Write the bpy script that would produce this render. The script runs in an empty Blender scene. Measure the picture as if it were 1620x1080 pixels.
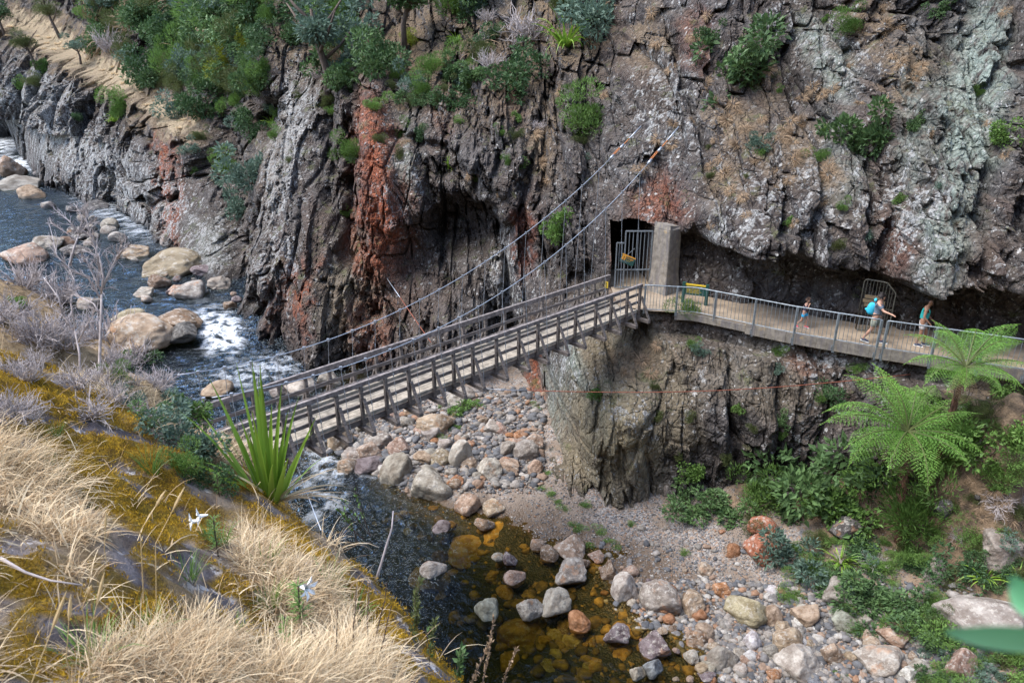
import bpy, bmesh, math, random
import numpy as np
from mathutils import Vector, Matrix, Euler
from mathutils.bvhtree import BVHTree

SC = bpy.context.scene
COL = SC.collection
R = math.radians
random.seed(7)
RNG = np.random.default_rng(7)

# ------------------------------------------------------------------ survey
# The photograph is 1620 x 1080; these helpers turn a measured picture point
# with a known distance / height into a place in the world.
FPX = 1170.0
CP, SP = math.cos(R(22)), math.sin(R(22))

def ray(u, v):
    a = (u - 810.0) / FPX; b = (540.0 - v) / FPX
    return Vector((a, CP + b * SP, b * CP - SP))

def at(u, v, t):
    return ray(u, v) * t

def at_z(u, v, z):
    d = ray(u, v)
    return d * (z / d.z)

def to_uv(P):
    P = np.asarray(P, float)
    t = P[..., 1] * CP - P[..., 2] * SP
    b = (P[..., 1] * SP + P[..., 2] * CP) / t
    return 810 + FPX * P[..., 0] / t, 540 - FPX * b, t

# ------------------------------------------------------------------ numpy noise
def _hash(ix, iy, iz, seed):
    h = (ix.astype(np.int64) * 374761393 + iy.astype(np.int64) * 668265263 +
         iz.astype(np.int64) * 2147483647 + seed * 1274126177) & 0xFFFFFFFF
    h = ((h ^ (h >> 13)) * 1274126177) & 0xFFFFFFFF
    h = (h ^ (h >> 16)) & 0xFFFFFFFF
    return h

def hash01(ix, iy, iz=None, seed=0):
    ix = np.asarray(ix); iy = np.asarray(iy)
    if iz is None: iz = np.zeros_like(ix)
    return _hash(ix, iy, np.asarray(iz), seed).astype(np.float32) / np.float32(4294967295.0)

def vnoise(x, y, z, seed=0):
    x0 = np.floor(x); y0 = np.floor(y); z0 = np.floor(z)
    fx = (x - x0).astype(np.float32); fy = (y - y0).astype(np.float32); fz = (z - z0).astype(np.float32)
    fx = fx * fx * (3 - 2 * fx); fy = fy * fy * (3 - 2 * fy); fz = fz * fz * (3 - 2 * fz)
    ix = x0.astype(np.int64); iy = y0.astype(np.int64); iz = z0.astype(np.int64)
    def h(a, b, c): return hash01(ix + a, iy + b, iz + c, seed)
    x00 = h(0,0,0) * (1 - fx) + h(1,0,0) * fx
    x10 = h(0,1,0) * (1 - fx) + h(1,1,0) * fx
    x01 = h(0,0,1) * (1 - fx) + h(1,0,1) * fx
    x11 = h(0,1,1) * (1 - fx) + h(1,1,1) * fx
    return ((x00 * (1 - fy) + x10 * fy) * (1 - fz) + (x01 * (1 - fy) + x11 * fy) * fz) * 2 - 1

def vnoise2(x, y, seed=0):
    x0 = np.floor(x); y0 = np.floor(y)
    fx = (x - x0).astype(np.float32); fy = (y - y0).astype(np.float32)
    fx = fx * fx * (3 - 2 * fx); fy = fy * fy * (3 - 2 * fy)
    ix = x0.astype(np.int64); iy = y0.astype(np.int64)
    def h(a, b): return hash01(ix + a, iy + b, None, seed)
    return ((h(0,0) * (1 - fx) + h(1,0) * fx) * (1 - fy) + (h(0,1) * (1 - fx) + h(1,1) * fx) * fy) * 2 - 1

def fbm2(x, y, octaves=5, gain=.5, lac=2.03, seed=0):
    s = 0; a = 1.0
    for o in range(octaves):
        s = s + a * vnoise2(x, y, seed + o * 17)
        x = x * lac + 11.3; y = y * lac + 7.1; a *= gain
    return s

def fbm3(x, y, z, octaves=4, gain=.5, lac=2.03, seed=0):
    s = 0; a = 1.0
    for o in range(octaves):
        s = s + a * vnoise(x, y, z, seed + o * 17)
        x = x * lac + 11.3; y = y * lac + 7.1; z = z * lac + 3.7; a *= gain
    return s

def blocks(x, z, cw, ch, seed):
    """Fractured rock: jittered cells.  Returns cell random, dx, dz to the cell centre, edge (F2-F1), second random."""
    X = x / cw; Z = z / ch
    ix = np.floor(X).astype(np.int64); iz = np.floor(Z).astype(np.int64)
    f1 = np.full(X.shape, 1e9, np.float32); f2 = f1.copy()
    rr = np.zeros_like(f1); r2 = np.zeros_like(f1); dx = np.zeros_like(f1); dz = np.zeros_like(f1)
    for a in (-1, 0, 1):
        for b in (-1, 0, 1):
            jx = hash01(ix + a, iz + b, None, seed); jz = hash01(ix + a, iz + b, None, seed + 1)
            ex = (X - (ix + a + .12 + .76 * jx)).astype(np.float32); ez = (Z - (iz + b + .12 + .76 * jz)).astype(np.float32)
            d = np.maximum(np.abs(ex), np.abs(ez)) * .88 + np.sqrt(ex * ex + ez * ez) * .12
            m = d < f1
            f2 = np.where(m, f1, np.minimum(f2, d))
            f1 = np.where(m, d, f1)
            rr = np.where(m, hash01(ix + a, iz + b, None, seed + 2), rr)
            r2 = np.where(m, hash01(ix + a, iz + b, None, seed + 3), r2)
            dx = np.where(m, ex, dx); dz = np.where(m, ez, dz)
    return rr, dx, dz, f2 - f1, r2

def facets(x, z, cw, ch, seed, slope=.9, tilt=.9):
    """Chiselled rock: upper envelope of randomly turned pyramids.  Returns height, cell random, edge gap."""
    X = (x / cw).astype(np.float32); Z = (z / ch).astype(np.float32)
    ix = np.floor(X).astype(np.int64); iz = np.floor(Z).astype(np.int64)
    m1 = np.full(X.shape, -1e9, np.float32); m2 = m1.copy(); rr = np.zeros_like(m1)
    for a in (-1, 0, 1):
        for b in (-1, 0, 1):
            jx = hash01(ix + a, iz + b, None, seed); jz = hash01(ix + a, iz + b, None, seed + 1)
            r = hash01(ix + a, iz + b, None, seed + 2); q = hash01(ix + a, iz + b, None, seed + 3)
            ex = X - (ix + a + .1 + .8 * jx); ez = Z - (iz + b + .1 + .8 * jz)
            an = (q - .5) * 1.1; c = np.cos(an); s = np.sin(an)
            fx = ex * c + ez * s; fz = ez * c - ex * s
            h = r * 1.1 - slope * np.maximum(np.abs(fx) - .18, np.maximum(np.abs(fz) * .85 - .2, 0)) + tilt * (fx * (jx - .5) + fz * (jz - .35))
            h = h.astype(np.float32); m = h > m1
            m2 = np.where(m, m1, np.maximum(m2, h)); rr = np.where(m, q, rr); m1 = np.where(m, h, m1)
    return m1 - .55, rr, m1 - m2

def tps_fit(P, val, lam=1e-3):
    P = np.asarray(P, float); val = np.asarray(val, float); n = len(P)
    d2 = ((P[:, None] - P[None]) ** 2).sum(-1)
    K = np.where(d2 > 0, .5 * d2 * np.log(np.maximum(d2, 1e-12)), 0)
    A = np.zeros((n + 3, n + 3)); A[:n, :n] = K + lam * np.eye(n)
    Q = np.c_[np.ones(n), P]; A[:n, n:] = Q; A[n:, :n] = Q.T
    w = np.linalg.solve(A, np.r_[val, 0, 0, 0])
    return P, w

def tps_eval(model, x, y):
    P, w = model; n = len(P)
    s = w[n] + w[n + 1] * x + w[n + 2] * y
    for i in range(n):
        d2 = (x - P[i, 0]) ** 2 + (y - P[i, 1]) ** 2 + 1e-9
        s = s + w[i] * .5 * d2 * np.log(d2)
    return s

def sstep(a, b, x):
    t = np.clip((x - a) / (b - a), 0, 1); return t * t * (3 - 2 * t)

def seg_dist(u, v, pts):
    best = np.full(u.shape, 1e9); 
    for (a, b), (c, d) in zip(pts[:-1], pts[1:]):
        L2 = (c - a) ** 2 + (d - b) ** 2
        k = np.clip(((u - a) * (c - a) + (v - b) * (d - b)) / L2, 0, 1)
        best = np.minimum(best, np.hypot(u - a - k * (c - a), v - b - k * (d - b)))
    return best

def blob(u, v, cu, cv, ru, rv, ang=0, p=2.0):
    c, s = math.cos(R(ang)), math.sin(R(ang))
    a = ((u - cu) * c + (v - cv) * s) / ru; b = (-(u - cu) * s + (v - cv) * c) / rv
    return np.exp(-np.power(a * a + b * b, p / 2))

# ------------------------------------------------------------------ objects
def link(o):
    COL.objects.link(o); return o

def set_props(o, label=None, cat=None, group=None, kind=None):
    if label: o['label'] = label
    if cat: o['category'] = cat
    if group: o['group'] = group
    if kind: o['kind'] = kind
    return o

def mesh_np(name, verts, faces, mats=(), smooth=True, fmat=None):
    """faces: (n,3) or (n,4) int array, or a list of such arrays"""
    me = bpy.data.meshes.new(name)
    verts = np.asarray(verts, np.float32)
    fl = faces if isinstance(faces, list) else [faces]
    fl = [np.asarray(f, np.int32) for f in fl if len(f)]
    me.vertices.add(len(verts)); me.vertices.foreach_set('co', verts.ravel())
    loops = np.concatenate([f.ravel() for f in fl])
    tot = np.concatenate([np.full(len(f), f.shape[1], np.int32) for f in fl])
    me.loops.add(len(loops)); me.loops.foreach_set('vertex_index', loops)
    me.polygons.add(len(tot))
    me.polygons.foreach_set('loop_start', np.r_[0, np.cumsum(tot)[:-1]].astype(np.int32))
    me.polygons.foreach_set('loop_total', tot)
    if fmat is not None: me.polygons.foreach_set('material_index', np.asarray(fmat, np.int32))
    me.polygons.foreach_set('use_smooth', np.full(len(tot), smooth))
    for m in mats: me.materials.append(m)
    me.update(); me.validate()
    return me

def obj(name, me, parent=None, loc=None, rot=None, scale=None):
    o = link(bpy.data.objects.new(name, me))
    if parent is not None: o.parent = parent
    if loc is not None: o.location = loc
    if rot is not None: o.rotation_euler = rot
    if scale is not None: o.scale = scale
    return o

def empty(name, loc=(0, 0, 0), rz=0):
    o = link(bpy.data.objects.new(name, None)); o.location = loc; o.rotation_euler = (0, 0, rz)
    o.empty_display_size = .2
    return o

def grid_faces(nx, ny):
    i = np.arange(nx * ny).reshape(ny, nx)
    return np.stack([i[:-1, :-1], i[:-1, 1:], i[1:, 1:], i[1:, :-1]], -1).reshape(-1, 4)

def attr(me, name, vals):
    a = me.attributes.new(name, 'FLOAT', 'POINT')
    a.data.foreach_set('value', np.asarray(vals, np.float32).ravel())

# ------------------------------------------------------------------ node helper
class NT:
    def __init__(self, name):
        self.m = bpy.data.materials.new(name); self.m.use_nodes = True
        self.t = self.m.node_tree; self.t.nodes.clear()
        self.out = self.t.nodes.new('ShaderNodeOutputMaterial')
    def n(self, typ, ins=None, **kw):
        nd = self.t.nodes.new('ShaderNode' + typ)
        for k, v in kw.items(): setattr(nd, k, v)
        for k, v in (ins or {}).items(): self.set(nd.inputs[k], v)
        return nd
    def set(self, sock, v):
        if isinstance(v, bpy.types.NodeSocket): self.t.links.new(v, sock)
        elif isinstance(v, bpy.types.Node): self.t.links.new(v.outputs[0], sock)
        else:
            if isinstance(v, tuple) and len(v) == 3 and sock.type == 'RGBA': v = v + (1,)
            sock.default_value = v
    def math(self, op, a, b=0.0, clamp=False):
        nd = self.n('Math', operation=op, use_clamp=clamp); self.set(nd.inputs[0], a); self.set(nd.inputs[1], b); return nd.outputs[0]
    def mix(self, f, a, b, blend='MIX'):
        nd = self.n('Mix', data_type='RGBA', blend_type=blend)
        self.set(nd.inputs[0], f); self.set(nd.inputs[6], a); self.set(nd.inputs[7], b); return nd.outputs[2]
    def ramp(self, f, a, b):      # smooth threshold
        nd = self.n('MapRange', interpolation_type='SMOOTHSTEP'); self.set(nd.inputs[0], f)
        nd.inputs[1].default_value = a; nd.inputs[2].default_value = b; return nd.outputs[0]
    def noise(self, vec, scale, detail=4, rough=.55, dist=0.0):
        nd = self.n('TexNoise', {'Vector': vec, 'Scale': scale, 'Detail': detail, 'Roughness': rough, 'Distortion': dist}); return nd.outputs[0]
    def mapping(self, vec, scale=(1, 1, 1), rot=(0, 0, 0)):
        return self.n('Mapping', {'Vector': vec, 'Scale': scale, 'Rotation': rot}).outputs[0]
    def attr(self, name): return self.n('Attribute', attribute_name=name).outputs['Fac']
    def coord(self, which='Object'): return self.n('TexCoord').outputs[which]
    def bump(self, h, strength=.5, dist=.1, normal=None):
        nd = self.n('Bump', {'Height': h, 'Strength': strength, 'Distance': dist})
        if normal is not None: self.set(nd.inputs['Normal'], normal)
        return nd.outputs[0]
    def bsdf(self, color, rough=.8, normal=None, **ins):
        nd = self.n('BsdfPrincipled', {'Base Color': color, 'Roughness': rough})
        if normal is not None: self.set(nd.inputs['Normal'], normal)
        for k, v in ins.items(): self.set(nd.inputs[k.replace('_', ' ')], v)
        return nd
    def done(self, sh):
        self.t.links.new(sh.outputs[0] if isinstance(sh, bpy.types.Node) else sh, self.out.inputs[0]); return self.m

# ------------------------------------------------------------------ camera, light, view
cam = bpy.data.cameras.new('camera'); cam.lens = 26.0; cam.sensor_width = 36.0
cam.clip_start = .05; cam.clip_end = 600
cam.dof.use_dof = True; cam.dof.focus_distance = 28; cam.dof.aperture_fstop = 6.0
co = link(bpy.data.objects.new('camera', cam)); co.rotation_euler = (R(68), 0, 0)
SC.camera = co
SUN_EL, SUN_AZ = R(60), R(262)       # azimuth measured clockwise from +Y
w = bpy.data.worlds.new('World'); SC.world = w; w.use_nodes = True
bg = w.node_tree.nodes['Background']
sky = w.node_tree.nodes.new('ShaderNodeTexSky'); sky.sky_type = 'NISHITA'; sky.sun_disc = False
sky.sun_elevation = SUN_EL; sky.sun_rotation = SUN_AZ; sky.dust_density = 1.2; sky.air_density = 1.0; sky.ozone_density = 1.0
w.node_tree.links.new(sky.outputs[0], bg.inputs[0]); bg.inputs[1].default_value = .14
sl = bpy.data.lights.new('sun', 'SUN'); sl.energy = 1.45; sl.angle = R(36); sl.color = (1, .965, .91)
so = link(bpy.data.objects.new('sun', sl))
sd = Vector((math.sin(SUN_AZ) * math.cos(SUN_EL), math.cos(SUN_AZ) * math.cos(SUN_EL), math.sin(SUN_EL)))
so.rotation_euler = (-sd).to_track_quat('-Z', 'Y').to_euler(); so.location = sd * 50
SC.view_settings.view_transform = 'Standard'; SC.view_settings.look = 'None'
SC.view_settings.exposure = 1.92; SC.view_settings.gamma = 1.0
SC.cycles.max_bounces = 6; SC.cycles.diffuse_bounces = 2; SC.cycles.transparent_max_bounces = 24
SC.cycles.glossy_bounces = 2; SC.cycles.transmission_bounces = 4
SC.cycles.use_denoising = True
# ================================================================== TERRAIN
# ---- cliff: y = F(x, z) ---------------------------------------------------
PATH_Z = -9.8
PATH_OUT = np.array([(3.0, 28.6), (4.6, 27.75), (5.2, 27.35), (7.1, 27.0), (10.0, 24.9), (12.66, 23.4), (16.4, 21.6), (24, 18.2)])
PATH_IN = np.array([(3.0, 30.3), (5.8, 30.3), (6.3, 29.9), (8.5, 28.6), (10.7, 27.1), (13.5, 25.4), (17.5, 23.9), (24, 21)])

cz = [  # (u, v, z) rock meets river or ground
 (10,215,-15),(60,262,-15.3),(110,300,-15.6),(160,320,-15.8),(240,362,-16),(290,395,-16.1),(345,440,-16.2),(372,480,-16.3),
 (400,530,-16.8),(440,575,-17),(485,590,-17),(560,580,-17),(650,602,-16.6),(740,606,-16.4),(825,596,-16.3),
 (872,745,-16.5),(900,785,-16.8),(960,813,-17),(1010,800,-16.8),(1060,782,-16.4),(1150,770,-15.6),(1250,770,-14.9),
 (1400,760,-14),(1520,700,-12.6),(1620,640,-11)]
ct = [  # (u, v, depth) on the faces
 (40,70,112),(0,40,118),(130,90,97),(0,130,110),(215,130,82),(300,205,68),(90,190,92),(200,260,76),(270,300,66.5),
 (200,40,96),(100,0,118),(300,60,80),(350,110,68),(330,180,66.5),(380,20,66),(400,190,60),(360,330,61),(385,440,53),
 (440,60,58),(440,180,53),(430,300,48),(400,400,48.5),(460,450,43.2),(480,330,45),(530,500,42.2),(540,300,44.5),
 (520,60,55),(520,200,47),(570,160,43.5),(585,300,42),(600,450,41.6),(640,180,42.5),(650,330,40.6),(640,60,50),(700,100,45),
 (700,240,39),(720,480,39),(760,560,38.6),(790,330,37),(830,450,37.4),(820,200,38.5),(800,60,44),(880,120,39),(880,300,34.4),(900,400,34),(930,460,33.6),
 (845,540,37.2),(865,640,35),(960,60,37.5),(960,200,34),(970,320,31.8),(1060,300,31),(1050,160,32.4),(1080,20,35),
 (1100,360,29.3),(1150,250,29.4),(1200,385,26.6),(1200,100,31.3),(1330,430,25.4),(1300,250,27.4),(1330,60,30),(1430,440,24.8),(1430,250,26.4),(1460,60,28.6),
 (1530,450,24.2),(1540,200,25.4),(1600,300,24.6),(1600,60,26.6),(1620,450,23.5),
 (905,560,30.8),(900,660,30.2),(955,560,29.3),(1000,600,28.3),(1000,650,27.5),(960,720,28.2),(1040,720,28),(1100,600,27.6),(1100,700,27.6),
 (1200,640,26.7),(1200,540,27.1),(1300,660,26),(1400,620,25.3),(1400,700,25),(1500,620,24.6)]
pts = [at_z(*c) for c in cz] + [at(*c) for c in ct] + [Vector((x, y, PATH_Z - .3)) for x, y in PATH_OUT[1:]]
pts += [Vector(p) for p in ((-95,140,25),(-95,128,0),(-95,120,-15),(-60,120,25),(-40,95,25),(-25,80,25),(-12,64,22),(0,54,22),(12,44,22),(24,34,22),(33,27,20),
                            (26,19,5),(26,17.2,-6),(26,16.5,-11),(20,23,12),(33,13,-8))]
P = np.array([[p.x, p.z * 1.0, p.y] for p in pts])
cliff_model = tps_fit(P[:, :2], P[:, 2], 2e-2)

xs = [33.0]
while xs[-1] > -95:
    x = xs[-1]; yy = 25 if x > 4 else np.interp(x, [-95, -60, -30, -20, -12, -4, 4], [110, 100, 68, 50, 41, 38, 30])
    xs.append(x - (.0017 * yy if x < 19 else .35))
xs = np.array(xs[::-1])
zs = np.concatenate([np.arange(-18.2, 1.6, .048), np.arange(1.6, 8, .09), np.arange(8, 27, .6)])
X, Z = np.meshgrid(xs, zs)
Y = tps_eval(cliff_model, X, Z)
U, V, T = to_uv(np.stack([X, Y, Z], -1))

out_y = np.interp(X, PATH_OUT[:, 0], PATH_OUT[:, 1]); in_y = np.interp(X, PATH_IN[:, 0], PATH_IN[:, 1])
# --- fractures
shear = .16 * np.clip((X - 2) / 10, -.4, 1)
wx = X - shear * Z + .5 * fbm2(X * .3, Z * .25, 2, seed=3)
wz = Z + .4 * fbm2(X * .3 + 9, Z * .3, 2, seed=5)
far = 1 + sstep(-12, -45, X) * 1.0
f1, q1, k1 = facets(wx / far, wz / far, 2.4, 7.5, 11, 1.1, 1.0)
f2, q2, k2 = facets((wx + .25 * wz) / far, wz / far, 1.05, 2.1, 23, 1.2, 1.0)
f3, q3, k3 = facets((wx - .2 * wz) / far, wz / far, .45, .8, 37, 1.2, 1.1)
f4, q4, k4 = facets(wx / far, (wz + .3 * wx) / far, .19, .27, 47, 1.2, 1.1)
rgh = .3 + 1.15 * sstep(-.35, .45, fbm2(X * .33, Z * .22, 3, seed=57))
D = far * (1.9 * f1 + 1.15 * f2 * rgh + .55 * f3 * rgh + .2 * f4 * rgh)
D -= far * (.7 * np.exp(-(k1 / .05) ** 2) * (vnoise2(X * .4, Z * .25, 58) > -.1) + .34 * np.exp(-(k2 / .05) ** 2) * (vnoise2(X * .7, Z * .5, 59) > 0))
r1 = q1; r2 = q2; r3 = q3
bx = X - shear * Z + .22 * vnoise2(X * .35, Z * .2, 6); bz = Z + .18 * bx + .2 * vnoise2(X * .3, Z * .3, 7)
b1, _, _, kb1, _ = blocks(bx / far, bz / far, 1.3, 3.8, 111)
b2, _, _, kb2, _ = blocks((bx + .12 * bz) / far, bz / far, .6, 1.3, 123)
b3, _, _, kb3, _ = blocks((bx - .1 * bz) / far, bz / far, .24, .36, 137)
D += far * (1.0 * (b1 - .5) - .6 * np.exp(-(kb1 / .03) ** 2) * (vnoise2(X * .3, Z * .15, 158) > 0.05) - .22 * np.exp(-(kb2 / .04) ** 2) * (vnoise2(X * .6, Z * .4, 159) > .05) + .42 * (b2 - .5) * rgh + .15 * (b3 - .5) * rgh)
D *= 1 - .55 * sstep(-9.6, -10.6, Z) * sstep(2.5, 6, X)
D += .35 * sstep(-9.6, -10.6, Z) * sstep(5, 7, X)
D += .55 * fbm2(X * .22, Z * .16, 3, seed=41)
D += .05 * fbm2(X * 3.3, Z * 2.6, 4, seed=51)
smooth_m = np.clip(blob(U, V, 965, 690, 80, 120, 0, 3) * .58 + blob(U, V, 1525, 200, 50, 260, 6, 3) * .5 + blob(U, V, 600, 330, 30, 150, -6, 4) * .6 +
                   blob(U, V, 160, 260, 150, 70, 35, 3) * .1, 0, .8)
D *= (1 - smooth_m)
vp = np.interp(U, [-200, 0, 60, 130, 215, 320, 345], [20, 36, 50, 92, 142, 212, 225])
D *= 1 - .72 * sstep(-75, -55, V - vp) * sstep(12, 0, V - vp) * sstep(350, 320, U)
D += 3.0 * sstep(-4, 14, V - vp) * sstep(345, 310, U) * sstep(420, 200, V)
# --- named crevices and hollows (pixel line, width, depth)
for pl, wd, dp in (
    ([(335,60),(345,190),(375,330),(372,470)], 16, 2.6), ([(560,100),(548,250),(545,420)], 13, 2.6), ([(520,160),(510,330)], 10, 1.2),
    ([(1600,-20),(1585,120),(1560,330),(1540,430)], 9, 1.5), ([(1395,215),(1385,330),(1392,430)], 6, .8), ([(660,220),(690,380),(700,470)], 9, 1.0),
    ([(615,215),(700,240),(790,320)], 9, .9), ([(1070,60),(1090,150),(1130,240)], 7, .8), ([(1240,40),(1200,130)], 7, .8), ([(840,560),(862,650),(885,750)], 10, 1.4),
    ([(1150,560),(1165,700)], 8, .7), ([(948,560),(952,640),(945,700)], 4, .35),([(780,340),(800,430),(815,560)], 8, .9),
    ([(985,610),(980,700),(1000,790)], 3, .2), ([(240,195),(262,270),(268,390)], 5, 1.0), ([(288,250),(290,390)], 4, .8), ([(905,440),(880,600)], 7, .8)):
    D -= dp * np.exp(-(seg_dist(U + 5 * fbm2(X * 2, Z * 2, 2, seed=61), V, pl) / wd) ** 2)
for (cu, cv, ru, rv, an, dp, pw) in (
    (742, 372, 58, 52, 0, 3.2, 4), (700, 420, 70, 60, 0, 1.6, 3), (420, 195, 22, 40, 10, 2.5, 3), (1180, 135, 60, 60, -40, .9, 3), (690, 300, 70, 40, 30, .8, 3),
    (1000, 545, 45, 55, 0, .9, 4), (945, 535, 25, 20, 0, .8, 3)):
    D -= dp * blob(U + 8 * vnoise2(X * 1.7, Z * 1.7, 71), V + 8 * vnoise2(X * 1.7, Z * 1.7, 72), cu, cv, ru, rv, an, pw)
for (cu, cv, ru, rv, an, dp, pw) in ((598, 300, 30, 150, -5, 1.5, 4), (640, 300, 35, 100, -5, .8, 4), (1000, 648, 40, 40, 0, .8, 3), (960, 740, 60, 60, 0, .6, 3), (450, 430, 60, 120, 15, 1.0, 4), (1500, 330, 45, 90, 5, .7, 3)):
    D += dp * blob(U, V, cu, cv, ru, rv, an, pw)
# keep the works clear
near_path = sstep(.9, .15, np.abs(Z - PATH_Z)) * sstep(3.2, 4.2, X)
portal = sstep(6.9, 6.2, X) * sstep(3.2, 4.0, X) * sstep(-5.6, -6.6, Z) * (Z > PATH_Z - .4)
D = np.where(Z < PATH_Z, np.minimum(D, .25 + 1.6 * (1 - near_path)), D) * (1 - .85 * np.maximum(near_path, portal))
Yd = Y - D
# --- path shelf and overhang on the right
lip_u = [900, 1085, 1150, 1200, 1270, 1330, 1400, 1440, 1500, 1560, 1620, 1800]; lip_v = [400, 372, 385, 398, 408, 430, 432, 445, 455, 462, 458, 455]
lip_x, lip_z = [], []
for u, v in zip(lip_u, lip_v):
    t = np.interp(u, [900, 1085, 1200, 1330, 1430, 1530, 1620, 1800], [31.5, 29.2, 26.6, 25.4, 24.8, 24.2, 23.5, 22.2]); p = at(u, v, t); lip_x.append(p.x); lip_z.append(p.z)
lip = np.interp(X, lip_x, lip_z) + .22 * fbm2(X * 1.3, X * 0 + 3, 3, seed=81) + .25 * (r2 - .5)
on = sstep(3.6, 4.2, X)
rec_y = in_y + .35 + .5 * (r2 - .5) + .35 * (r1 - .5) + .12 * fbm2(X * 2, Z * 2, 3, seed=83) + .9 * sstep(-9.4, -7.6, Z)
inside = (Z > PATH_Z) & (Z < lip) & (X > 3.9)
roofk = sstep(lip, lip - .5, Z)
Yr = np.maximum(Yd, Yd * (1 - roofk) + rec_y * roofk)
Yr = np.where(np.abs(X - 5) < 1.4, np.maximum(Yd, 30.35 + .1 * (r3 - .5)), Yr)
Yd = np.where(inside, Yr, Yd)
# rock under the path stays behind its outer edge
Yd = np.where((Z <= PATH_Z) & (Z > PATH_Z - .9) & (X > 3.6), np.maximum(Yd, out_y + .12), Yd)
# tunnel mouth
tz = -6.95 + .15 * vnoise2(X * 2, X * 0, 91) - .08 * np.abs(X - 5.0) ** 3
tun = (X > 4.25) & (X < 5.95) & (Z > PATH_Z) & (Z < tz)
Yd = np.where(tun, 38.0, Yd)
cliff_v = np.stack([X, Yd, Z], -1).reshape(-1, 3)
U2, V2, T2 = [a.ravel() for a in to_uv(cliff_v)]
cliff_f = grid_faces(len(xs), len(zs))[:, [0, 1, 2, 3]]

# ---- colour masks that belong to the rock itself
wu = U2 + 14 * fbm2(X.ravel() * 1.1, Z.ravel() * 1.1, 3, seed=101); wv = V2 + 14 * fbm2(X.ravel() * 1.1, Z.ravel() * 1.1, 3, seed=102)
def msum(lst):
    s = np.zeros_like(wu)
    for (cu, cv, ru, rv, an, am) in lst: s = np.maximum(s, am * blob(wu, wv, cu, cv, ru, rv, an, 3))
    return s
m_orange = msum([(592,235,36,100,-4,1),(606,335,42,95,-6,1),(588,400,30,60,0,.8),(590,520,40,60,0,.5),(252,250,9,60,-6,.9),(268,330,16,60,-6,.8),(270,260,8,60,0,.6),
                 (856,600,9,60,-6,.95),(838,610,8,60,0,.8),(845,670,8,60,-10,.9),(488,470,10,60,6,.9),(455,440,10,30,0,.6),(830,380,14,60,5,.55),(700,180,20,40,0,.3),
                 (1040,320,40,35,0,.6),(985,430,18,60,0,.5),(1100,70,25,60,0,.35),(1420,380,30,60,0,.25),(1280,580,40,20,0,.3),(815,150,20,40,0,.3), (440,480,30,40,0,.3)])
m_pale = msum([(150,260,170,60,35,.75),(60,160,90,60,30,.7),(330,390,60,50,30,.6),(250,330,60,60,0,.7),(450,250,40,140,12,.85),(430,430,40,100,10,.6),(470,80,20,120,0,.5),(1260,300,130,90,0,.45),(1440,330,60,100,0,.6),(1340,80,80,60,0,.4),
               (1230,30,50,40,0,.5),(1300,560,90,40,0,.45),(1050,180,60,110,0,.5),(800,450,30,130,0,.55),(900,560,30,60,0,.5),(1000,650,60,30,0,.5),(640,280,30,80,0,.45),(700,170,40,40,0,.3),
               (1180,360,60,60,0,.5),(1590,430,50,40,0,.4),(1380,560,60,30,0,.5)])
m_green = msum([(1535,180,48,190,8,.95),(1500,330,40,110,10,.75),(1560,60,40,90,0,.8),(1310,90,30,70,-30,.6),(1330,250,40,80,0,.35),(1445,200,30,120,5,.5),(910,570,22,50,0,.6),(880,640,20,60,0,.4),(640,250,20,60,0,.4),(330,390,30,40,0,.3)])
m_tan = msum([(970,690,85,130,0,1),(985,560,70,50,0,.85),(1060,640,50,100,0,.5),(1200,600,120,60,0,.25),(1560,760,90,140,0,.6),(1000,470,60,40,0,.4),(560,470,60,90,0,.35)])
m_grass = msum([(100,75,95,34,22,2),(180,125,70,30,32,2),(270,185,60,26,36,2),(50,45,60,30,14,2),(240,195,40,18,20,.8),(1160,190,45,30,0,.75),(1180,230,50,36,30,.5),(1150,290,36,36,0,.6),(1250,240,36,46,0,.5),(1310,280,22,30,0,.7),(1370,40,40,50,0,.7),(1430,110,40,40,0,.7),(1230,140,30,30,0,.4),
                (860,230,25,60,0,.8),(1000,570,50,30,0,.8),(820,130,50,40,0,.5),(1030,60,30,60,0,.5),(700,110,50,30,20,.5),(900,50,50,40,0,.5),(1590,620,60,30,0,.6), (870,20,60,30,0,.5)])
m_earth = msum([(600,60,330,60,0,.9),(350,60,120,80,0,.8),(850,60,120,70,0,.8),(730,160,120,50,10,.5),(1560,760,120,120,0,.5),(420,250,40,90,10,.3)])
# ---- valley floor: z = G(x, y) --------------------------------------------
gpix = [(500,700,-17),(560,732,-17),(640,778,-17.02),(720,805,-17.02),(820,835,-17.02),(880,862,-17.02),(960,912,-17.02),(1000,965,-17.03),(1085,1005,-17.03),(1140,1080,-17.03),
 (600,655,-16.6),(740,650,-16.3),(800,720,-16.5),(870,790,-16.8),(1000,835,-16.85),(1100,830,-16.5),(1200,850,-16.1),(1100,900,-16.85),(1200,950,-16.75),(1300,1000,-16.6),
 (1250,1080,-16.85),(1400,1080,-16.5),(1620,1080,-15.8),(1300,850,-15.5),(1400,900,-15.6),(1400,800,-14.6),(1500,900,-15),(1500,800,-13.7),(1620,900,-14.2),(1620,780,-12.9),(1620,690,-11.0),(1620,630,-10.1),(1560,650,-11.2),(1500,680,-12.2),(1250,790,-15.2),(1150,800,-15.9),
 (550,800,-18),(640,900,-18.2),(700,1000,-17.9),(800,950,-17.55),(900,900,-17.3),(900,1020,-17.5),(1000,1050,-17.4),(800,1080,-17.9),(750,860,-17.4),
 (480,640,-17.5),(540,700,-17.2),(350,560,-17.7),(300,450,-17.1),(330,420,-16.6),(150,350,-16.9),(220,440,-17),(30,270,-16.2),(60,330,-16.6)]
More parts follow.
